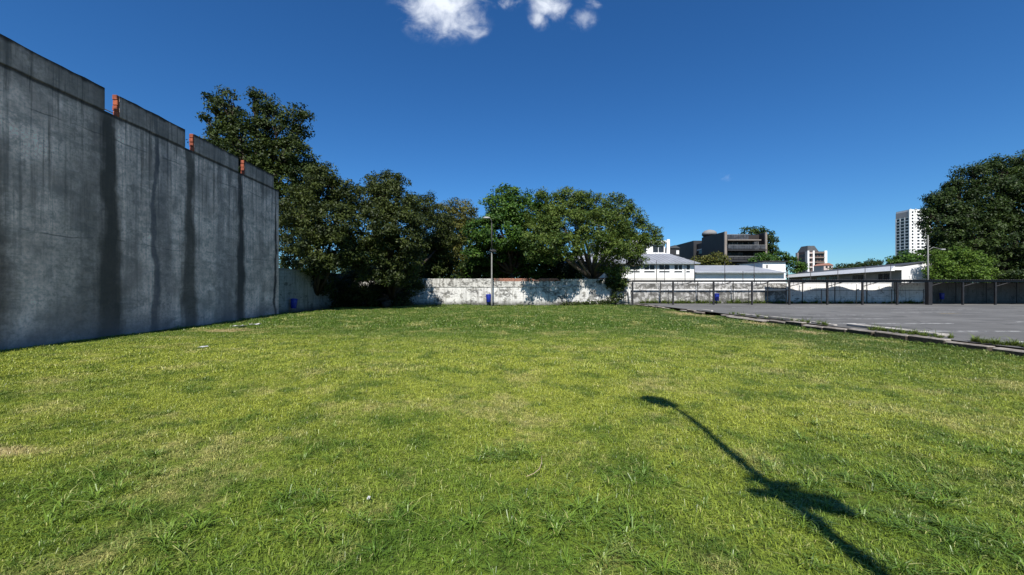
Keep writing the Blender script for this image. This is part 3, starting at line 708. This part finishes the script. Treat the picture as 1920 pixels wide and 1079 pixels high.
# shed with pale fascia, long side facing left
c0 = Vector((X(1683, 46), 46, 0)); c1 = Vector((X(1475, 77), 77, 0)); L = (c1-c0).length
ang = math.atan2(-(c1-c0).x, (c1-c0).y)
ps = thing('pale_gabled_shed', 'low shed with white fascia, shaded side windows and pale sunlit gable', 'shed', tuple(c0), ang)
ez = Z(500, 46)
GW = 5.6
MB().box(.35, GW, 0, L, 0, ez-.15).build('wall', M['shade_grey'], ps)
MB().prism([(.352, ez-.148), (GW, ez-.148), (GW, ez-.1), (GW/2+.17, ez+.42), (.352, ez-.02)], .002, L).build('gable', M['white'], ps)
MB().box(.352, GW-.1, -.06, -.003, 0, ez-.15).build('front_skin', M['white'], ps)
MB().prism([(-.35, ez-.06), (GW/2+.17, ez+.5), (GW+.5, ez-.06), (GW+.5, ez+.02), (GW/2+.17, ez+.6), (-.35, ez+.02)], -.1, L+.2).build('roof', M['roofdark'], ps)
MB().prism([(-.78, ez-.5), (-.352, ez-.5), (-.352, ez+.06)], -.15, L+.2).build('fascia', M['whitetrim'], ps)
MB().box(-.35, .34, -.09, L, ez-.2, ez-.17).build('soffit', M['shade_grey'], ps)
MB().box(-.35, .35, -.16, -.103, ez-.42, ez-.05).build('fascia_return', M['whitetrim'], ps)
for k, (a, b) in enumerate(((2.2, 4.2), (7.5, 10), (14, 16.5), (17.5, 20.5), (23, 26))):
    o = MB().box(.30, .346, a, b, ez-1.45, ez-.75).build('window', M['glass'], ps)
    MB().box(.28, .299, (a+b)/2-.04, (a+b)/2+.04, ez-1.45, ez-.75).build('mullion', M['shade_grey'], o)
# far apartment house with mansard: local x along the sunlit front, y along the shaded left side
d = 250.0
ap = thing('far_brown_apartment_house', 'far brown and white balconied apartment house with grey mansard roof', 'building', (X(1514, d), d, 0))
zb = Z(472, d)
MB().box(0, 11.5, 0, 10, 0, zb).build('wall', M['brownglass'], ap)
for a, b in ((0, 1.6), (8.0, 10.0)): MB().box(-.35, -.003, a, b, 0, zb).build('pier', M['pinkish'], ap)
for a, b in ((-.35, .7), (3.0, 4.0), (10.2, 11.9)): MB().box(a, b, -.6, -.003, 0, zb+.5).build('pier', M['white'], ap)
for k in range(7):
    z = zb-.4-k*2.95
    MB().box(.72, 2.98, -.5, -.003, z-1.0, z-.1).build('balcony', M['pinkish'], ap)
    MB().box(4.02, 10.18, -1.1, -.003, z-.75, z-.3).build('balcony', M['tan'], ap)
    for a in (1.1, 4.6, 6.6, 8.6): MB().box(a, a+1.3, -.08, -.003, z-2.6, z-1.1).build('window', M['glass'], ap)
    for a in (2.2, 4.2, 6.0): MB().box(-.08, -.003, a, a+1.3, z-2.5, z-1.1).build('window', M['glass'], ap)
MB().add([(.4, .6, zb+.003), (7.6, .6, zb+.003), (7.6, 9.6, zb+.003), (.4, 9.6, zb+.003), (1.8, 2.2, Z(460.5, d)), (6.0, 2.2, Z(460.5, d)), (6.0, 8, Z(460.5, d)), (1.8, 8, Z(460.5, d))],
         [(0, 1, 5, 4), (1, 2, 6, 5), (2, 3, 7, 6), (3, 0, 4, 7), (4, 5, 6, 7)]).build('roof', M['roofdark'], ap)
rh = thing('far_red_house', 'tiny reddish house low beside the far brown apartment house', 'building', (X(1553, 180), 180, 0))
MB().box(-2, 2.2, 0, 6, 0, Z(498, 180)).build('wall', M['pinkish'], rh)
MB().prism([(-2.3, Z(498, 180)+.003), (2.5, Z(498, 180)+.003), (0, Z(493.5, 180))], -.3, 6.3).build('roof', M['redbrick'], rh)
for a in (-1.2, .4): MB().box(a, a+.9, -.05, -.003, Z(503, 180), Z(499.5, 180)).build('window', M['glass'], rh)
# white tower: local x along the sunlit front, y along the shaded left side
d = 350.0
tw = thing('white_tower_block', 'tall white apartment tower with grid of windows beside the right tree', 'building', (X(1706, d), d, 0))
zt = Z(393, d)
MB().box(0, 19, 0, 12.6, 0, zt).build('wall', M['white'], tw)
MB().box(-.5, -.003, .3, 12.4, zt-6.2, zt-1.6).build('top_panel', M['pinkish'], tw)
for a, b in ((-.5, .3), (3.9, 4.6), (8.1, 8.8), (12.0, 12.7)): MB().box(-.6, -.003, a+.31 if a < 0 else a, b+.31 if a < 0 else b, 0, zt-6.3 if a > 0 else zt).build('pier', M['white'], tw)
nf = 16; fh_ = 2.78; ztop = Z(410, d)
for (a, b) in ((.75, 3.6), (4.9, 7.8), (9.1, 11.7)):
    me = MB().box(-.25, -.004, a, b, -.95, .75).mesh('window', M['glass']); mb2 = MB().box(-.58, -.004, a-.1, b+.1, -1.6, -1.1).mesh('balcony', M['white'])
    for k in range(nf):
        link('window', me, tw, (0, 0, ztop-k*fh_)); link('balcony', mb2, tw, (0, 0, ztop-k*fh_))
for (a, b) in ((1.6, 3.0), (6.4, 8.4), (10.0, 12.0), (14.2, 16.2)):
    me = MB().box(a, b, -.15, -.004, -.75, .75).mesh('window', M['glass'])
    for k in range(-2, nf): link('window', me, tw, (0, 0, ztop-k*fh_))
for a in (.0, 4.4, 13.0): MB().box(a+.02, a+.7, -.5, -.004, 0, zt+.5).build('pier', M['white'], tw)

# ------------------------------------------------------------------ trees
def leaves_mesh(name, P, Nn, ln, wd, mat, tint):
    n = len(P)
    t = rng.normal(size=(n, 3)); t -= Nn*(t*Nn).sum(1, keepdims=True); t /= np.linalg.norm(t, axis=1, keepdims=True)+1e-9
    t[:, 2] -= .35; t /= np.linalg.norm(t, axis=1, keepdims=True)+1e-9
    b = np.cross(Nn, t); b /= np.linalg.norm(b, axis=1, keepdims=True)+1e-9
    k = rng.uniform(.7, 1.3, (n, 1)); l = ln*k; w_ = wd*k*rng.uniform(.8, 1.2, (n, 1))
    V = np.empty((n, 4, 3), np.float32)
    V[:, 0] = P-t*l*.5; V[:, 1] = P+b*w_*.5-t*l*.05-Nn*w_*.12; V[:, 2] = P+t*l*.5; V[:, 3] = P-b*w_*.5-t*l*.05-Nn*w_*.12
    me = bpy.data.meshes.new(name); me.vertices.add(n*4); me.vertices.foreach_set('co', V.ravel())
    me.loops.add(n*4); me.loops.foreach_set('vertex_index', np.arange(n*4, dtype=np.int32))
    me.polygons.add(n); me.polygons.foreach_set('loop_start', np.arange(0, n*4, 4, dtype=np.int32))
    at = me.attributes.new('tint', 'FLOAT', 'POINT'); at.data.foreach_set('value', np.repeat(tint, 4).astype(np.float32))
    me.materials.append(mat); me.update(calc_edges=True); return me
def lobes_px(lst, d, rd=.85):
    out = []
    for q in lst:
        px, py, rx, ry = q[:4]; dd = d+(q[4] if len(q) > 4 else 0)
        s = dd/F; out.append((np.array([X(px, dd), dd, Z(py, dd)]), np.array([rx*s, (rx+ry)*.5*s*rd, ry*s])))
    return out
def tree(name, label, cat, lobes, base, leaf, ln, wd, density=1., bark='bark', clump=.8, group=None, trunk_r=.28, up=.55, lift=None, limbs=True, fill=.5):
    """lobes: crown masses; clumps of leaves fill their shells, branches run to the clumps"""
    t = thing(name, label, cat, base, 0, group); B = np.array(base)
    vol = np.array([l[1].prod()**(2/3) for l in lobes]); Pc = []; Nc = []; Rc = []; Tc = []
    tips = []
    for li, (c, r) in enumerate(lobes):
        n = max(8, int(density*19*vol[li]/clump**2))
        dv = rng.normal(size=(n, 3)); dv /= np.linalg.norm(dv, axis=1, keepdims=True)
        rad = np.where(rng.random(n) < .78, rng.uniform(.70, 1.12, n), rng.uniform(fill, .8, n))
        # ragged: some clumps stick out, some sectors are thinned
        sec = np.sin(dv[:, 0]*5+li*1.7)+np.sin(dv[:, 2]*6+li*2.3)+np.sin(dv[:, 1]*5.5+li)
        rad *= 1+.06*sec
        keep = (sec > -1.9) | (rng.random(n) < .4)
        p = c+dv*r*rad[:, None]
        for lj, (c2, r2) in enumerate(lobes):
            if lj != li: keep &= (np.linalg.norm((p-c2)/r2, axis=1) > .62) | (rng.random(n) < .12)
        ph = rng.uniform(0, 6.28, 4); wl_ = 2*math.pi/(clump*3.6)
        lf = np.sin(p[:, 0]*wl_+ph[0])+np.sin((p[:, 1]*.7+p[:, 2]*.7)*wl_*.9+ph[1])+np.sin((p[:, 2]+p[:, 0]*.4)*wl_*1.1+ph[2])
        keep &= (lf > -.75) | (rad < .84)          # crevices between the leaf masses
        p = p+dv*(np.clip(lf, -1, 2)*.22*clump)[:, None]
        p = p[keep]; dv = dv[keep]
        if lift is not None: 
            k2 = p[:, 2] > lift; p = p[k2]; dv = dv[k2]
        Pc.append(p); Nc.append(dv); Rc.append(np.full(len(p), clump)*rng.uniform(.55, 1.25, len(p))); Tc.append(rng.random(len(p)))
        if len(p): tips.append((c, p[:: max(1, len(p)//9)][:9]))
    p = np.concatenate(Pc); dv = np.concatenate(Nc); rc = np.concatenate(Rc); tc = np.concatenate(Tc)
    per = (3.2*rc**2/(ln*wd)*1.2).astype(int).clip(6, 600)
    idx = np.repeat(np.arange(len(p)), per); n = len(idx)
    off = rng.normal(size=(n, 3)); off /= np.linalg.norm(off, axis=1, keepdims=True)
    off *= (rng.random((n, 1))**.5)*rc[idx][:, None]; off[:, 2] *= .62
    P = p[idx]+off
    Nn = off/(rc[idx][:, None])*.5+dv[idx]*.25+np.array([0, 0, up])+rng.normal(size=(n, 3))*.42
    Nn /= np.linalg.norm(Nn, axis=1, keepdims=True)
    if True:
        kz = P[:, 2] > .05; P = P[kz]; Nn = Nn[kz]; idx = idx[kz]; n = len(idx)
    tint = (tc[idx]*.55+rng.random(n)*.45)
    me = leaves_mesh('crown', (P-B).astype(np.float32), Nn, ln, wd, M[leaf], tint)
    link('crown', me, t)
    top = max(c[2] for c, r in lobes); cx = np.mean([c for c, r in lobes], axis=0)
    hub = B+(cx-B)*np.array([.5, .5, 0])+np.array([0, 0, max(.8, (min(c[2]-r[2] for c, r in lobes)-B[2])*.9+.6)])
    tr = MB(); mid = (B+hub)/2+np.array([random.uniform(-.2, .2), 0, 0])
    tr.tube([(0, 0, -.1), (0, 0, .25), tuple(mid-B), tuple(hub-B)], [trunk_r*1.5, trunk_r*1.1, trunk_r*.9, trunk_r*.75], 10).build('trunk', M[bark], t, True)
    if limbs:
        for c, tp in tips:
            m = MB(); c_ = c*.8+hub*.2; q = (hub+c_)/2+rng.normal(size=3)*.25
            m.tube([tuple(hub-B), tuple(q-B), tuple(c_-B)], [trunk_r*.6, trunk_r*.42, trunk_r*.25], 7)
            for e in tp:
                k = (c_+e)/2+rng.normal(size=3)*.15
                m.tube([tuple(c_-B), tuple(k-B), tuple(e-B)], [trunk_r*.22, trunk_r*.13, .012], 5, False)
            m.build('limb', M[bark], t, True)
    return n
NL = 0
# tall tree behind the concrete wall
NL += tree('tall_tree', 'tall dark tree rising behind the end of the concrete wall', 'tree', lobes_px([(404, 182, 14, 9), (424, 186, 14, 9), (428, 212, 28, 20), (480, 180, 5, 7), (498, 200, 20, 16), (525, 214, 18, 14), (560, 208, 12, 8), (562, 240, 14, 20), (390, 222, 8, 5), (398, 250, 16, 8), (440, 246, 40, 22), (512, 250, 44, 24), (404, 270, 26, 10), (465, 290, 60, 36), (545, 290, 42, 36), (440, 330, 56, 46), (520, 345, 56, 42), (570, 340, 28, 36), (530, 385, 55, 40)], 37), (X(500, 37), 37, 0), 'leaf_dark', .27, .125, 1.0, clump=.72, trunk_r=.4)
NL += tree('bushy_tree', 'dark bushy tree overhanging low grey wall beside tall wall', 'tree', lobes_px([(598, 330, 26, 26, -1), (606, 360, 40, 36, -1.5), (640, 372, 26, 30, -1), (570, 395, 42, 44, -2), (615, 420, 50, 46, -3), (548, 440, 30, 46, 0), (600, 470, 46, 40, -2.5), (636, 465, 40, 44, -2), (598, 518, 26, 34, 0), (640, 545, 34, 30, 3), (555, 500, 30, 34, 2)], 29.5), (X(578, 30.5), 30.5, 0), 'leaf_olive', .2, .085, 1.0, clump=.55, trunk_r=.26)
NL += tree('bushy_tree', 'broad dark olive tree filling the lawn corner, leaves almost touching ground', 'tree', lobes_px([(700, 340, 12, 16, -1), (722, 338, 14, 14, -1), (748, 345, 14, 16, -1), (690, 375, 36, 30, -1), (735, 380, 46, 36, -1.5), (782, 395, 34, 26, 3), (805, 372, 8, 10, 4), (690, 430, 54, 46, -3), (755, 430, 50, 44, -2), (815, 435, 34, 42, 6), (835, 450, 20, 40, 7), (725, 485, 62, 46, -1.5), (805, 490, 32, 34, 7.5), (690, 535, 50, 34, 3), (745, 530, 38, 28, 3.2), (655, 548, 32, 26, 2.5), (782, 535, 10, 12, 3.5), (720, 560, 60, 18, 3.5)], 31.5), (X(720, 33.2), 33.2, 0), 'leaf_olive', .2, .085, 1.0, clump=.55, trunk_r=.3)
NL += tree('yellowish_tree', 'yellow-green tree in the gap behind the white back wall', 'tree', lobes_px([(845, 400, 26, 24), (878, 405, 20, 20), (860, 435, 36, 38), (835, 465, 30, 46), (880, 470, 30, 40), (845, 505, 36, 24), (880, 508, 20, 16)], 47), (X(858, 47), 47, 0), 'leaf_yellow', .25, .11, .9, clump=.65, trunk_r=.25)
NL += tree('broadleaf_tree', 'dense dark green tree behind white wall by the lamp post', 'tree', lobes_px([(948, 364, 14, 14, -1), (972, 366, 18, 16, -1), (940, 395, 38, 28, -1.5), (985, 400, 46, 34, -1.5), (905, 432, 28, 26, -1), (945, 435, 48, 34, -2), (1005, 440, 42, 34, -2), (895, 465, 28, 26), (935, 475, 40, 28, 1), (985, 478, 42, 28, 1), (920, 500, 46, 20, 3), (990, 500, 50, 20, 3)], 41), (X(968, 42), 42, 0), 'leaf_green', .27, .14, 1.0, clump=.62, trunk_r=.32)
NL += tree('feathery_tree', 'wide spreading light green tree overhanging white wall and school', 'tree', lobes_px([(1068, 366, 28, 16), (1030, 385, 38, 28), (1085, 388, 44, 28), (1125, 388, 36, 28), (1160, 390, 26, 20), (1020, 420, 34, 30, -3), (1070, 420, 50, 34, -3), (1130, 425, 50, 34, -3), (1175, 418, 32, 30), (1200, 432, 26, 22), (1218, 446, 20, 16), (1025, 460, 40, 28, -5), (1070, 466, 34, 22, -5), (1140, 462, 32, 26, -5), (1180, 462, 34, 26, -1), (1150, 500, 22, 20, -3), (1190, 488, 20, 14), (1165, 520, 16, 14, -2.5)], 39.5), (X(1100, 40), 40, 0), 'leaf_light', .25, .095, .85, bark='palebark', clump=.58, trunk_r=.3, up=.75)
NL += tree('hanging_creeper', 'dark leafy creeper hanging over the end of white wall', 'creeper', lobes_px([(1152, 525, 22, 16), (1158, 548, 12, 18), (1140, 566, 16, 6), (1115, 569, 22, 4), (1075, 570, 20, 3)], 36.7, .4), (X(1155, 36.8), 36.75, 0), 'leaf_dark', .17, .09, 1.0, clump=.3, trunk_r=.05, limbs=False)
for i, (px, py, rx, ry, dd, lab) in enumerate(((890, 500, 26, 24, 44.5, 'understory shrub below the dense green tree, left'), (945, 498, 40, 30, 46, 'understory shrub behind the dense green tree trunk'), (1010, 498, 42, 32, 46, 'understory shrub between dense tree and feathery tree'), (1066, 505, 30, 22, 45, 'low understory shrub at the feathery tree trunk'), (780, 500, 70, 40, 40, 'dark shrub behind back wall hidden by the olive tree'), (690, 500, 60, 44, 41, 'dark shrub behind the wall corner, deep in tree shade'))):
    NL += tree('understory_shrub', lab, 'shrub', lobes_px([(px, py, rx, ry), (px+8, py+12, rx, ry*.8)], dd), (X(px, dd), dd, 0), 'leaf_right', .3, .15, 1.1, clump=.7, trunk_r=.08, limbs=False, group='shrubs behind white wall')
# right side
NL += tree('large_tree', 'huge dark tree towering over the right end of the canopy', 'tree', lobes_px([(1752, 372, 16, 12), (1775, 385, 26, 22), (1790, 345, 16, 10), (1828, 322, 26, 16), (1872, 312, 24, 14), (1915, 304, 22, 16), (1925, 340, 40, 34), (1742, 398, 8, 8), (1800, 385, 48, 42), (1860, 365, 52, 46), (1925, 390, 48, 60), (1770, 425, 38, 40), (1825, 440, 56, 48), (1895, 450, 56, 52), (1775, 460, 30, 28), (1870, 500, 60, 40), (1940, 500, 56, 50), (1975, 420, 60, 90)], 50), (X(1870, 50), 50, 0), 'leaf_right', .30, .13, 1.0, clump=.8, trunk_r=.5)
NL += tree('round_bush', 'bright green rounded small tree behind canopy below the huge tree', 'tree', lobes_px([(1790, 492, 40, 28), (1770, 508, 28, 22), (1825, 505, 30, 26), (1752, 515, 14, 14), (1800, 515, 44, 16)], 43), (X(1795, 43), 43, 0), 'leaf_fresh', .22, .10, 1.0, clump=.5, trunk_r=.15)
NL += tree('background_tree', 'dark green tree behind right top of dark apartment block', 'tree', lobes_px([(1410, 436, 22, 13), (1440, 452, 14, 16), (1446, 472, 16, 14), (1420, 455, 24, 20)], 90), (X(1430, 90), 90, 0), 'leaf_right', .5, .25, .9, clump=1.0, trunk_r=.3, group='trees among the buildings')
NL += tree('background_shrub', 'yellow-green rounded hedge tree before left half of dark block', 'shrub', lobes_px([(1318, 486, 16, 9), (1345, 485, 18, 8), (1335, 494, 32, 8)], 62), (X(1335, 62), 62, 0), 'leaf_yellow', .32, .17, 1.0, clump=.6, trunk_r=.12, group='trees among the buildings')
NL += tree('background_shrub', 'green hedge tree before right half of dark block', 'shrub', lobes_px([(1424, 486, 16, 9), (1440, 482, 14, 8), (1420, 496, 14, 8)], 62), (X(1425, 62), 62, 0), 'leaf_green', .32, .17, 1.0, clump=.55, trunk_r=.12, group='trees among the buildings')
NL += tree('background_tree', 'green tree right of white flat house before far apartment house', 'tree', lobes_px([(1462, 482, 12, 9), (1482, 490, 14, 10), (1495, 500, 16, 9), (1452, 486, 8, 8)], 75), (X(1478, 75), 75, 0), 'leaf_green', .4, .2, .9, clump=.7, trunk_r=.15, group='trees among the buildings')
for px, py, rx, ry, dd, lab in ((1588, 502, 26, 6, 160, 'low dark treetop line left of two small round treetops'), (1630, 494, 9, 6, 150, 'small round treetop, left of pair above shed roof'), (1643, 493, 8, 6, 152, 'small round treetop, right of pair above shed roof'), (1606, 499, 16, 5, 170, 'flat distant treetop above middle of shed roof'),
                                (1690, 486, 24, 10, 95, 'dark green treetop below the white tower'), (1722, 482, 22, 12, 90, 'dark treetop between white tower and utility pole')):
    NL += tree('distant_tree', lab, 'tree', lobes_px([(px, py, rx, ry), (px+rx*.4, py+ry*.5, rx*.8, ry*.8), (px, py+ry*1.2, rx, ry)], dd), (X(px, dd), dd, 0), 'leaf_green' if dd < 100 else 'leaf_right', .6, .3, .8, clump=1.0, trunk_r=.2, limbs=False, group='trees among the buildings')

# ------------------------------------------------------------------ grass
def blades(name, n, size, h, wd, mat, bend=.5, spread=1., clump=False, seed=0):
    r = np.random.default_rng(seed); V = []; Fq = []; T = []
    for i in range(n):
        if clump:
            a = r.uniform(0, math.tau); rr = abs(r.normal(0, size*.12)); x, y = rr*math.cos(a), rr*math.sin(a); da = a+r.normal(0, .5)
        else:
            x, y = r.uniform(-size/2, size/2, 2)*1.15; da = r.uniform(0, math.tau)
        hh = h*r.uniform(.35, 1.2)*(1 if r.random() > .12 else 1.7); ww_ = wd*r.uniform(.7, 1.3); be = bend*r.uniform(.3, 1.5)*hh
        dx_, dy_ = math.cos(da), math.sin(da); fx, fy = -dy_*ww_/2, dx_*ww_/2
        tw_ = r.normal(0, .5); fx, fy = fx*math.cos(tw_)-fy*math.sin(tw_), fx*math.sin(tw_)+fy*math.cos(tw_)
        o = len(V); m1 = (x+dx_*be*.3, y+dy_*be*.3, hh*.6); tp = (x+dx_*be, y+dy_*be, hh*(1-.25*min(1, be/hh)))
        V += [(x-fx*.8, y-fy*.8, -.01), (x+fx*.8, y+fy*.8, -.01), (m1[0]+fx, m1[1]+fy, m1[2]), (m1[0]-fx, m1[1]-fy, m1[2]), tp]
        Fq += [(o, o+1, o+2, o+3), (o+3, o+2, o+4)]; T += [r.random()]*5
    me = bpy.data.meshes.new(name); me.from_pydata(V, [], Fq); me.materials.append(mat)
    at = me.attributes.new('tint', 'FLOAT', 'POINT'); at.data.foreach_set('value', np.array(T, np.float32)); return me
def scatter(name, label, cat, pts, scl, variants):
    """stuff: points carrying instanced tufts"""
    pc = bpy.data.collections.new(name+'_tufts')
    for i, me in enumerate(variants): pc.objects.link(bpy.data.objects.new(f'{name}_tuft', me))
    me = bpy.data.meshes.new(name); me.vertices.add(len(pts)); me.vertices.foreach_set('co', pts.astype(np.float32).ravel())
    a = me.attributes.new('sc', 'FLOAT', 'POINT'); a.data.foreach_set('value', scl.astype(np.float32))
    a = me.attributes.new('rz', 'FLOAT_VECTOR', 'POINT'); rv = np.zeros((len(pts), 3), np.float32); rv[:, 2] = rng.uniform(0, math.tau, len(pts)); rv[:, :2] = rng.normal(0, .06, (len(pts), 2)); a.data.foreach_set('vector', rv.ravel())
    o = link(name, me); tag(o, label, cat, None, 'stuff')
    ng = bpy.data.node_groups.new(name+'_scatter', 'GeometryNodeTree')
    ng.interface.new_socket('Geometry', in_out='INPUT', socket_type='NodeSocketGeometry'); ng.interface.new_socket('Geometry', in_out='OUTPUT', socket_type='NodeSocketGeometry')
    N, Lk = ng.nodes, ng.links
    gi, go = N.new('NodeGroupInput'), N.new('NodeGroupOutput'); ci = N.new('GeometryNodeCollectionInfo'); ci.inputs[0].default_value = pc; ci.inputs[1].default_value = True; ci.inputs[2].default_value = True
    ip = N.new('GeometryNodeInstanceOnPoints'); ip.inputs['Pick Instance'].default_value = True
    s1 = N.new('GeometryNodeInputNamedAttribute'); s1.data_type = 'FLOAT'; s1.inputs[0].default_value = 'sc'
    s2 = N.new('GeometryNodeInputNamedAttribute'); s2.data_type = 'FLOAT_VECTOR'; s2.inputs[0].default_value = 'rz'
    Lk.new(gi.outputs[0], ip.inputs['Points']); Lk.new(ci.outputs[0], ip.inputs['Instance']); Lk.new(s1.outputs[0], ip.inputs['Scale']); Lk.new(s2.outputs[0], ip.inputs['Rotation']); Lk.new(ip.outputs[0], go.inputs[0])
    md = o.modifiers.new('scatter', 'NODES'); md.node_group = ng; return o
def lawn_points(y0, y1, cell, mult, jitter=.5, k=1.4):
    ys = np.arange(y0, y1, cell/math.sqrt(mult)); P = []
    for y in ys:
        xa, xb = max(wall_x(y)+.38, -k*max(y, 1)-1.5), min(kerb_x(y)-.14, k*max(y, 1)+1.5)
        x = np.arange(xa, xb, cell/math.sqrt(mult)); P.append(np.stack([x, np.full(len(x), y)], 1))
    P = np.concatenate(P)+rng.uniform(-jitter, jitter, (sum(len(q) for q in P), 2))*cell/math.sqrt(mult)
    keep = np.ones(len(P), bool)
    for bx, by, rx_, ry_ in BARE: keep &= (((P[:, 0]-bx)/rx_)**2+((P[:, 1]-by)/ry_)**2 > .75) | (rng.random(len(P)) < .65)
    P = P[keep]; P[:, 0] = np.clip(P[:, 0], wall_x(P[:, 1])+.3, kerb_x(P[:, 1])-.12)
    return np.concatenate([P, lawn_z(P[:, 0], P[:, 1])[:, None]], 1)
p1 = lawn_points(.6, 7.5, .22, 2.0)
scatter('near_grass', 'short yellow-green lawn grass in the foreground', 'grass', p1, rng.uniform(.7, 1.3, len(p1)), [blades('near_grass_tuft', 190, .24, .026, .0042, M['blade'], 1.5, seed=i) for i in range(6)])
p2 = lawn_points(7.3, 16, .4, 1.9)
scatter('middle_grass', 'short lawn grass across the middle of the field', 'grass', p2, rng.uniform(.75, 1.25, len(p2)), [blades('middle_grass_tuft', 230, .42, .034, .0075, M['blade'], 1.3, seed=20+i) for i in range(6)])
p3 = lawn_points(15.8, 36.6, .8, 2.4, k=1.0)
scatter('far_grass', 'short green lawn grass towards the back wall', 'grass', p3, rng.uniform(.75, 1.25, len(p3)), [blades('far_grass_tuft', 280, .85, .045, .016, M['blade'], 1.1, seed=40+i) for i in range(6)])
# coarse tufts: the clumps that stand out in the photograph, plus the scattered rest
ct = []
def px_ground(px, py): dd = EYE*F/(py-HOR); return X(px, dd), dd
for px, py, n_, sp in ((940, 872, 16, .22), (1050, 985, 34, .26), (270, 885, 18, .28), (160, 1000, 10, .3), (1440, 890, 14, .25), (1690, 925, 22, .3), (640, 880, 10, .22), (580, 960, 14, .2), (880, 980, 12, .25), (1740, 940, 10, .3), (690, 1010, 14, .25), (1560, 1000, 14, .25), (1780, 1020, 14, .25), (60, 940, 12, .3), (330, 1010, 12, .2), (1170, 1050, 14, .2), (1240, 910, 8, .3), (1820, 860, 12, .4), (1590, 815, 10, .4)):
    x, y = px_ground(px, py)
    for _ in range(n_): ct.append((x+random.gauss(0, sp), y+random.gauss(0, sp*.8), random.uniform(.45, .95)))
for _ in range(700):
    y = 2+6*random.random()**1.4; x = random.uniform(-1.35*y, 1.35*y)
    if wall_x(y)+.2 < x < kerb_x(y)-.2: ct.append((x, y, random.uniform(.25, .6)))
for _ in range(520):
    y = random.uniform(3, 36); ct.append((kerb_x(y)-.16-abs(random.gauss(0, .12)), y, random.uniform(.5, 1.1)))
for _ in range(500):
    y = random.uniform(6, 34); ct.append((kerb_x(y)-random.uniform(.2, 3.2), y, random.uniform(.4, .8)))
for _ in range(160):
    y = random.uniform(8, 24); ct.append((wall_x(y)+.32+abs(random.gauss(0, .08)), y, random.uniform(.4, 1.0)))
for _ in range(240): ct.append((random.uniform(-13, 11), 36.85+random.uniform(-.35, .1), random.uniform(.7, 2.2)))
ct = np.array(ct); P = np.stack([ct[:, 0], ct[:, 1], lawn_z(ct[:, 0], ct[:, 1])], 1)
scatter('coarse_grass', 'coarser darker green grass clumps standing out of the lawn', 'grass', P, ct[:, 2], [blades('coarse_grass_tuft', 32, .22, .085, .0085, M['coarse'], 1.7, clump=True, seed=60+i) for i in range(6)])
wt = []
for _ in range(150):
    y = random.choice((random.uniform(9.2, 10.6), random.uniform(11.2, 13.5), random.uniform(15, 22))); wt.append((kerb_x(y)+random.uniform(.14, .5), y, AZ, random.uniform(.3, .8)))
for _ in range(230):
    x = random.uniform(X(1200, 37), X(1480, 37)); wt.append((x, 37.15+random.uniform(-.35, .1), AZ, random.uniform(.5, 2.0)*(1 if random.random() < .5 else .5)))
for _ in range(90):
    x = random.uniform(X(1480, 37), X(1740, 37)); wt.append((x, 37.1+random.uniform(-.2, .1), AZ, random.uniform(.5, 1.5)))
wt = np.array(wt)
M['weed'] = leaf_mat('dull_weeds', (.05, .08, .015), (.14, .19, .03), .15)
scatter('weeds', 'green weeds along the kerb gap and foot of the block wall', 'weeds', wt[:, :3], wt[:, 3], [blades('weed_tuft', 40, .3, .2, .014, M['weed'], .9, clump=True, seed=80+i) for i in range(4)])

# ------------------------------------------------------------------ litter
def scrap(name, label, px, py, sx, sy, mat, cat='litter', h=.03):
    x, y = px_ground(px, py); z = float(lawn_z(x, y))+.035
    V = []; Fq = []; n_ = 4
    for j in range(n_):
        for i in range(n_): V.append(((i/(n_-1)-.5)*sx+random.uniform(-.1, .1)*sx, (j/(n_-1)-.5)*sy+random.uniform(-.1, .1)*sy, random.uniform(0, h)))
    for j in range(n_-1):
        for i in range(n_-1): a = j*n_+i; Fq.append((a, a+1, a+1+n_, a+n_))
    o = MB().add(V, Fq).build(name, mat, None, False, (x, y, z), random.uniform(0, 3)); s = o.modifiers.new('thick', 'SOLIDIFY'); s.thickness = .004
    return tag(o, label, cat, 'litter on the lawn')
scrap('paper_scrap', 'crumpled white scrap on lawn beside the sandy patch near tall wall', 450, 615, .34, .4, M['paper'], h=.1)
scrap('paper_scrap', 'flat white scrap on lawn farthest along the tall wall', 478, 610, .4, .2, M['paper'], h=.06)
scrap('paper_scrap', 'small white scrap alone in the grass left of centre', 382, 652, .2, .12, M['paper'])
scrap('paper_scrap', 'tiny bluish white crumpled wrapper in the foreground grass', 691, 952, .022, .03, M['paper'], h=.03)
x, y = px_ground(1000, 905); z = float(lawn_z(x, y))+.045
o = MB().tube([(-.06, -.09, 0), (.0, -.06, .01), (.05, .0, .02), (.075, .1, .03), (.085, .2, .05)], [.003, .003, .0035, .003, .002], 6).build('twig', M['twig'], None, True, (x, y, z)); tag(o, 'thin curved dry twig lying in the foreground grass', 'twig')
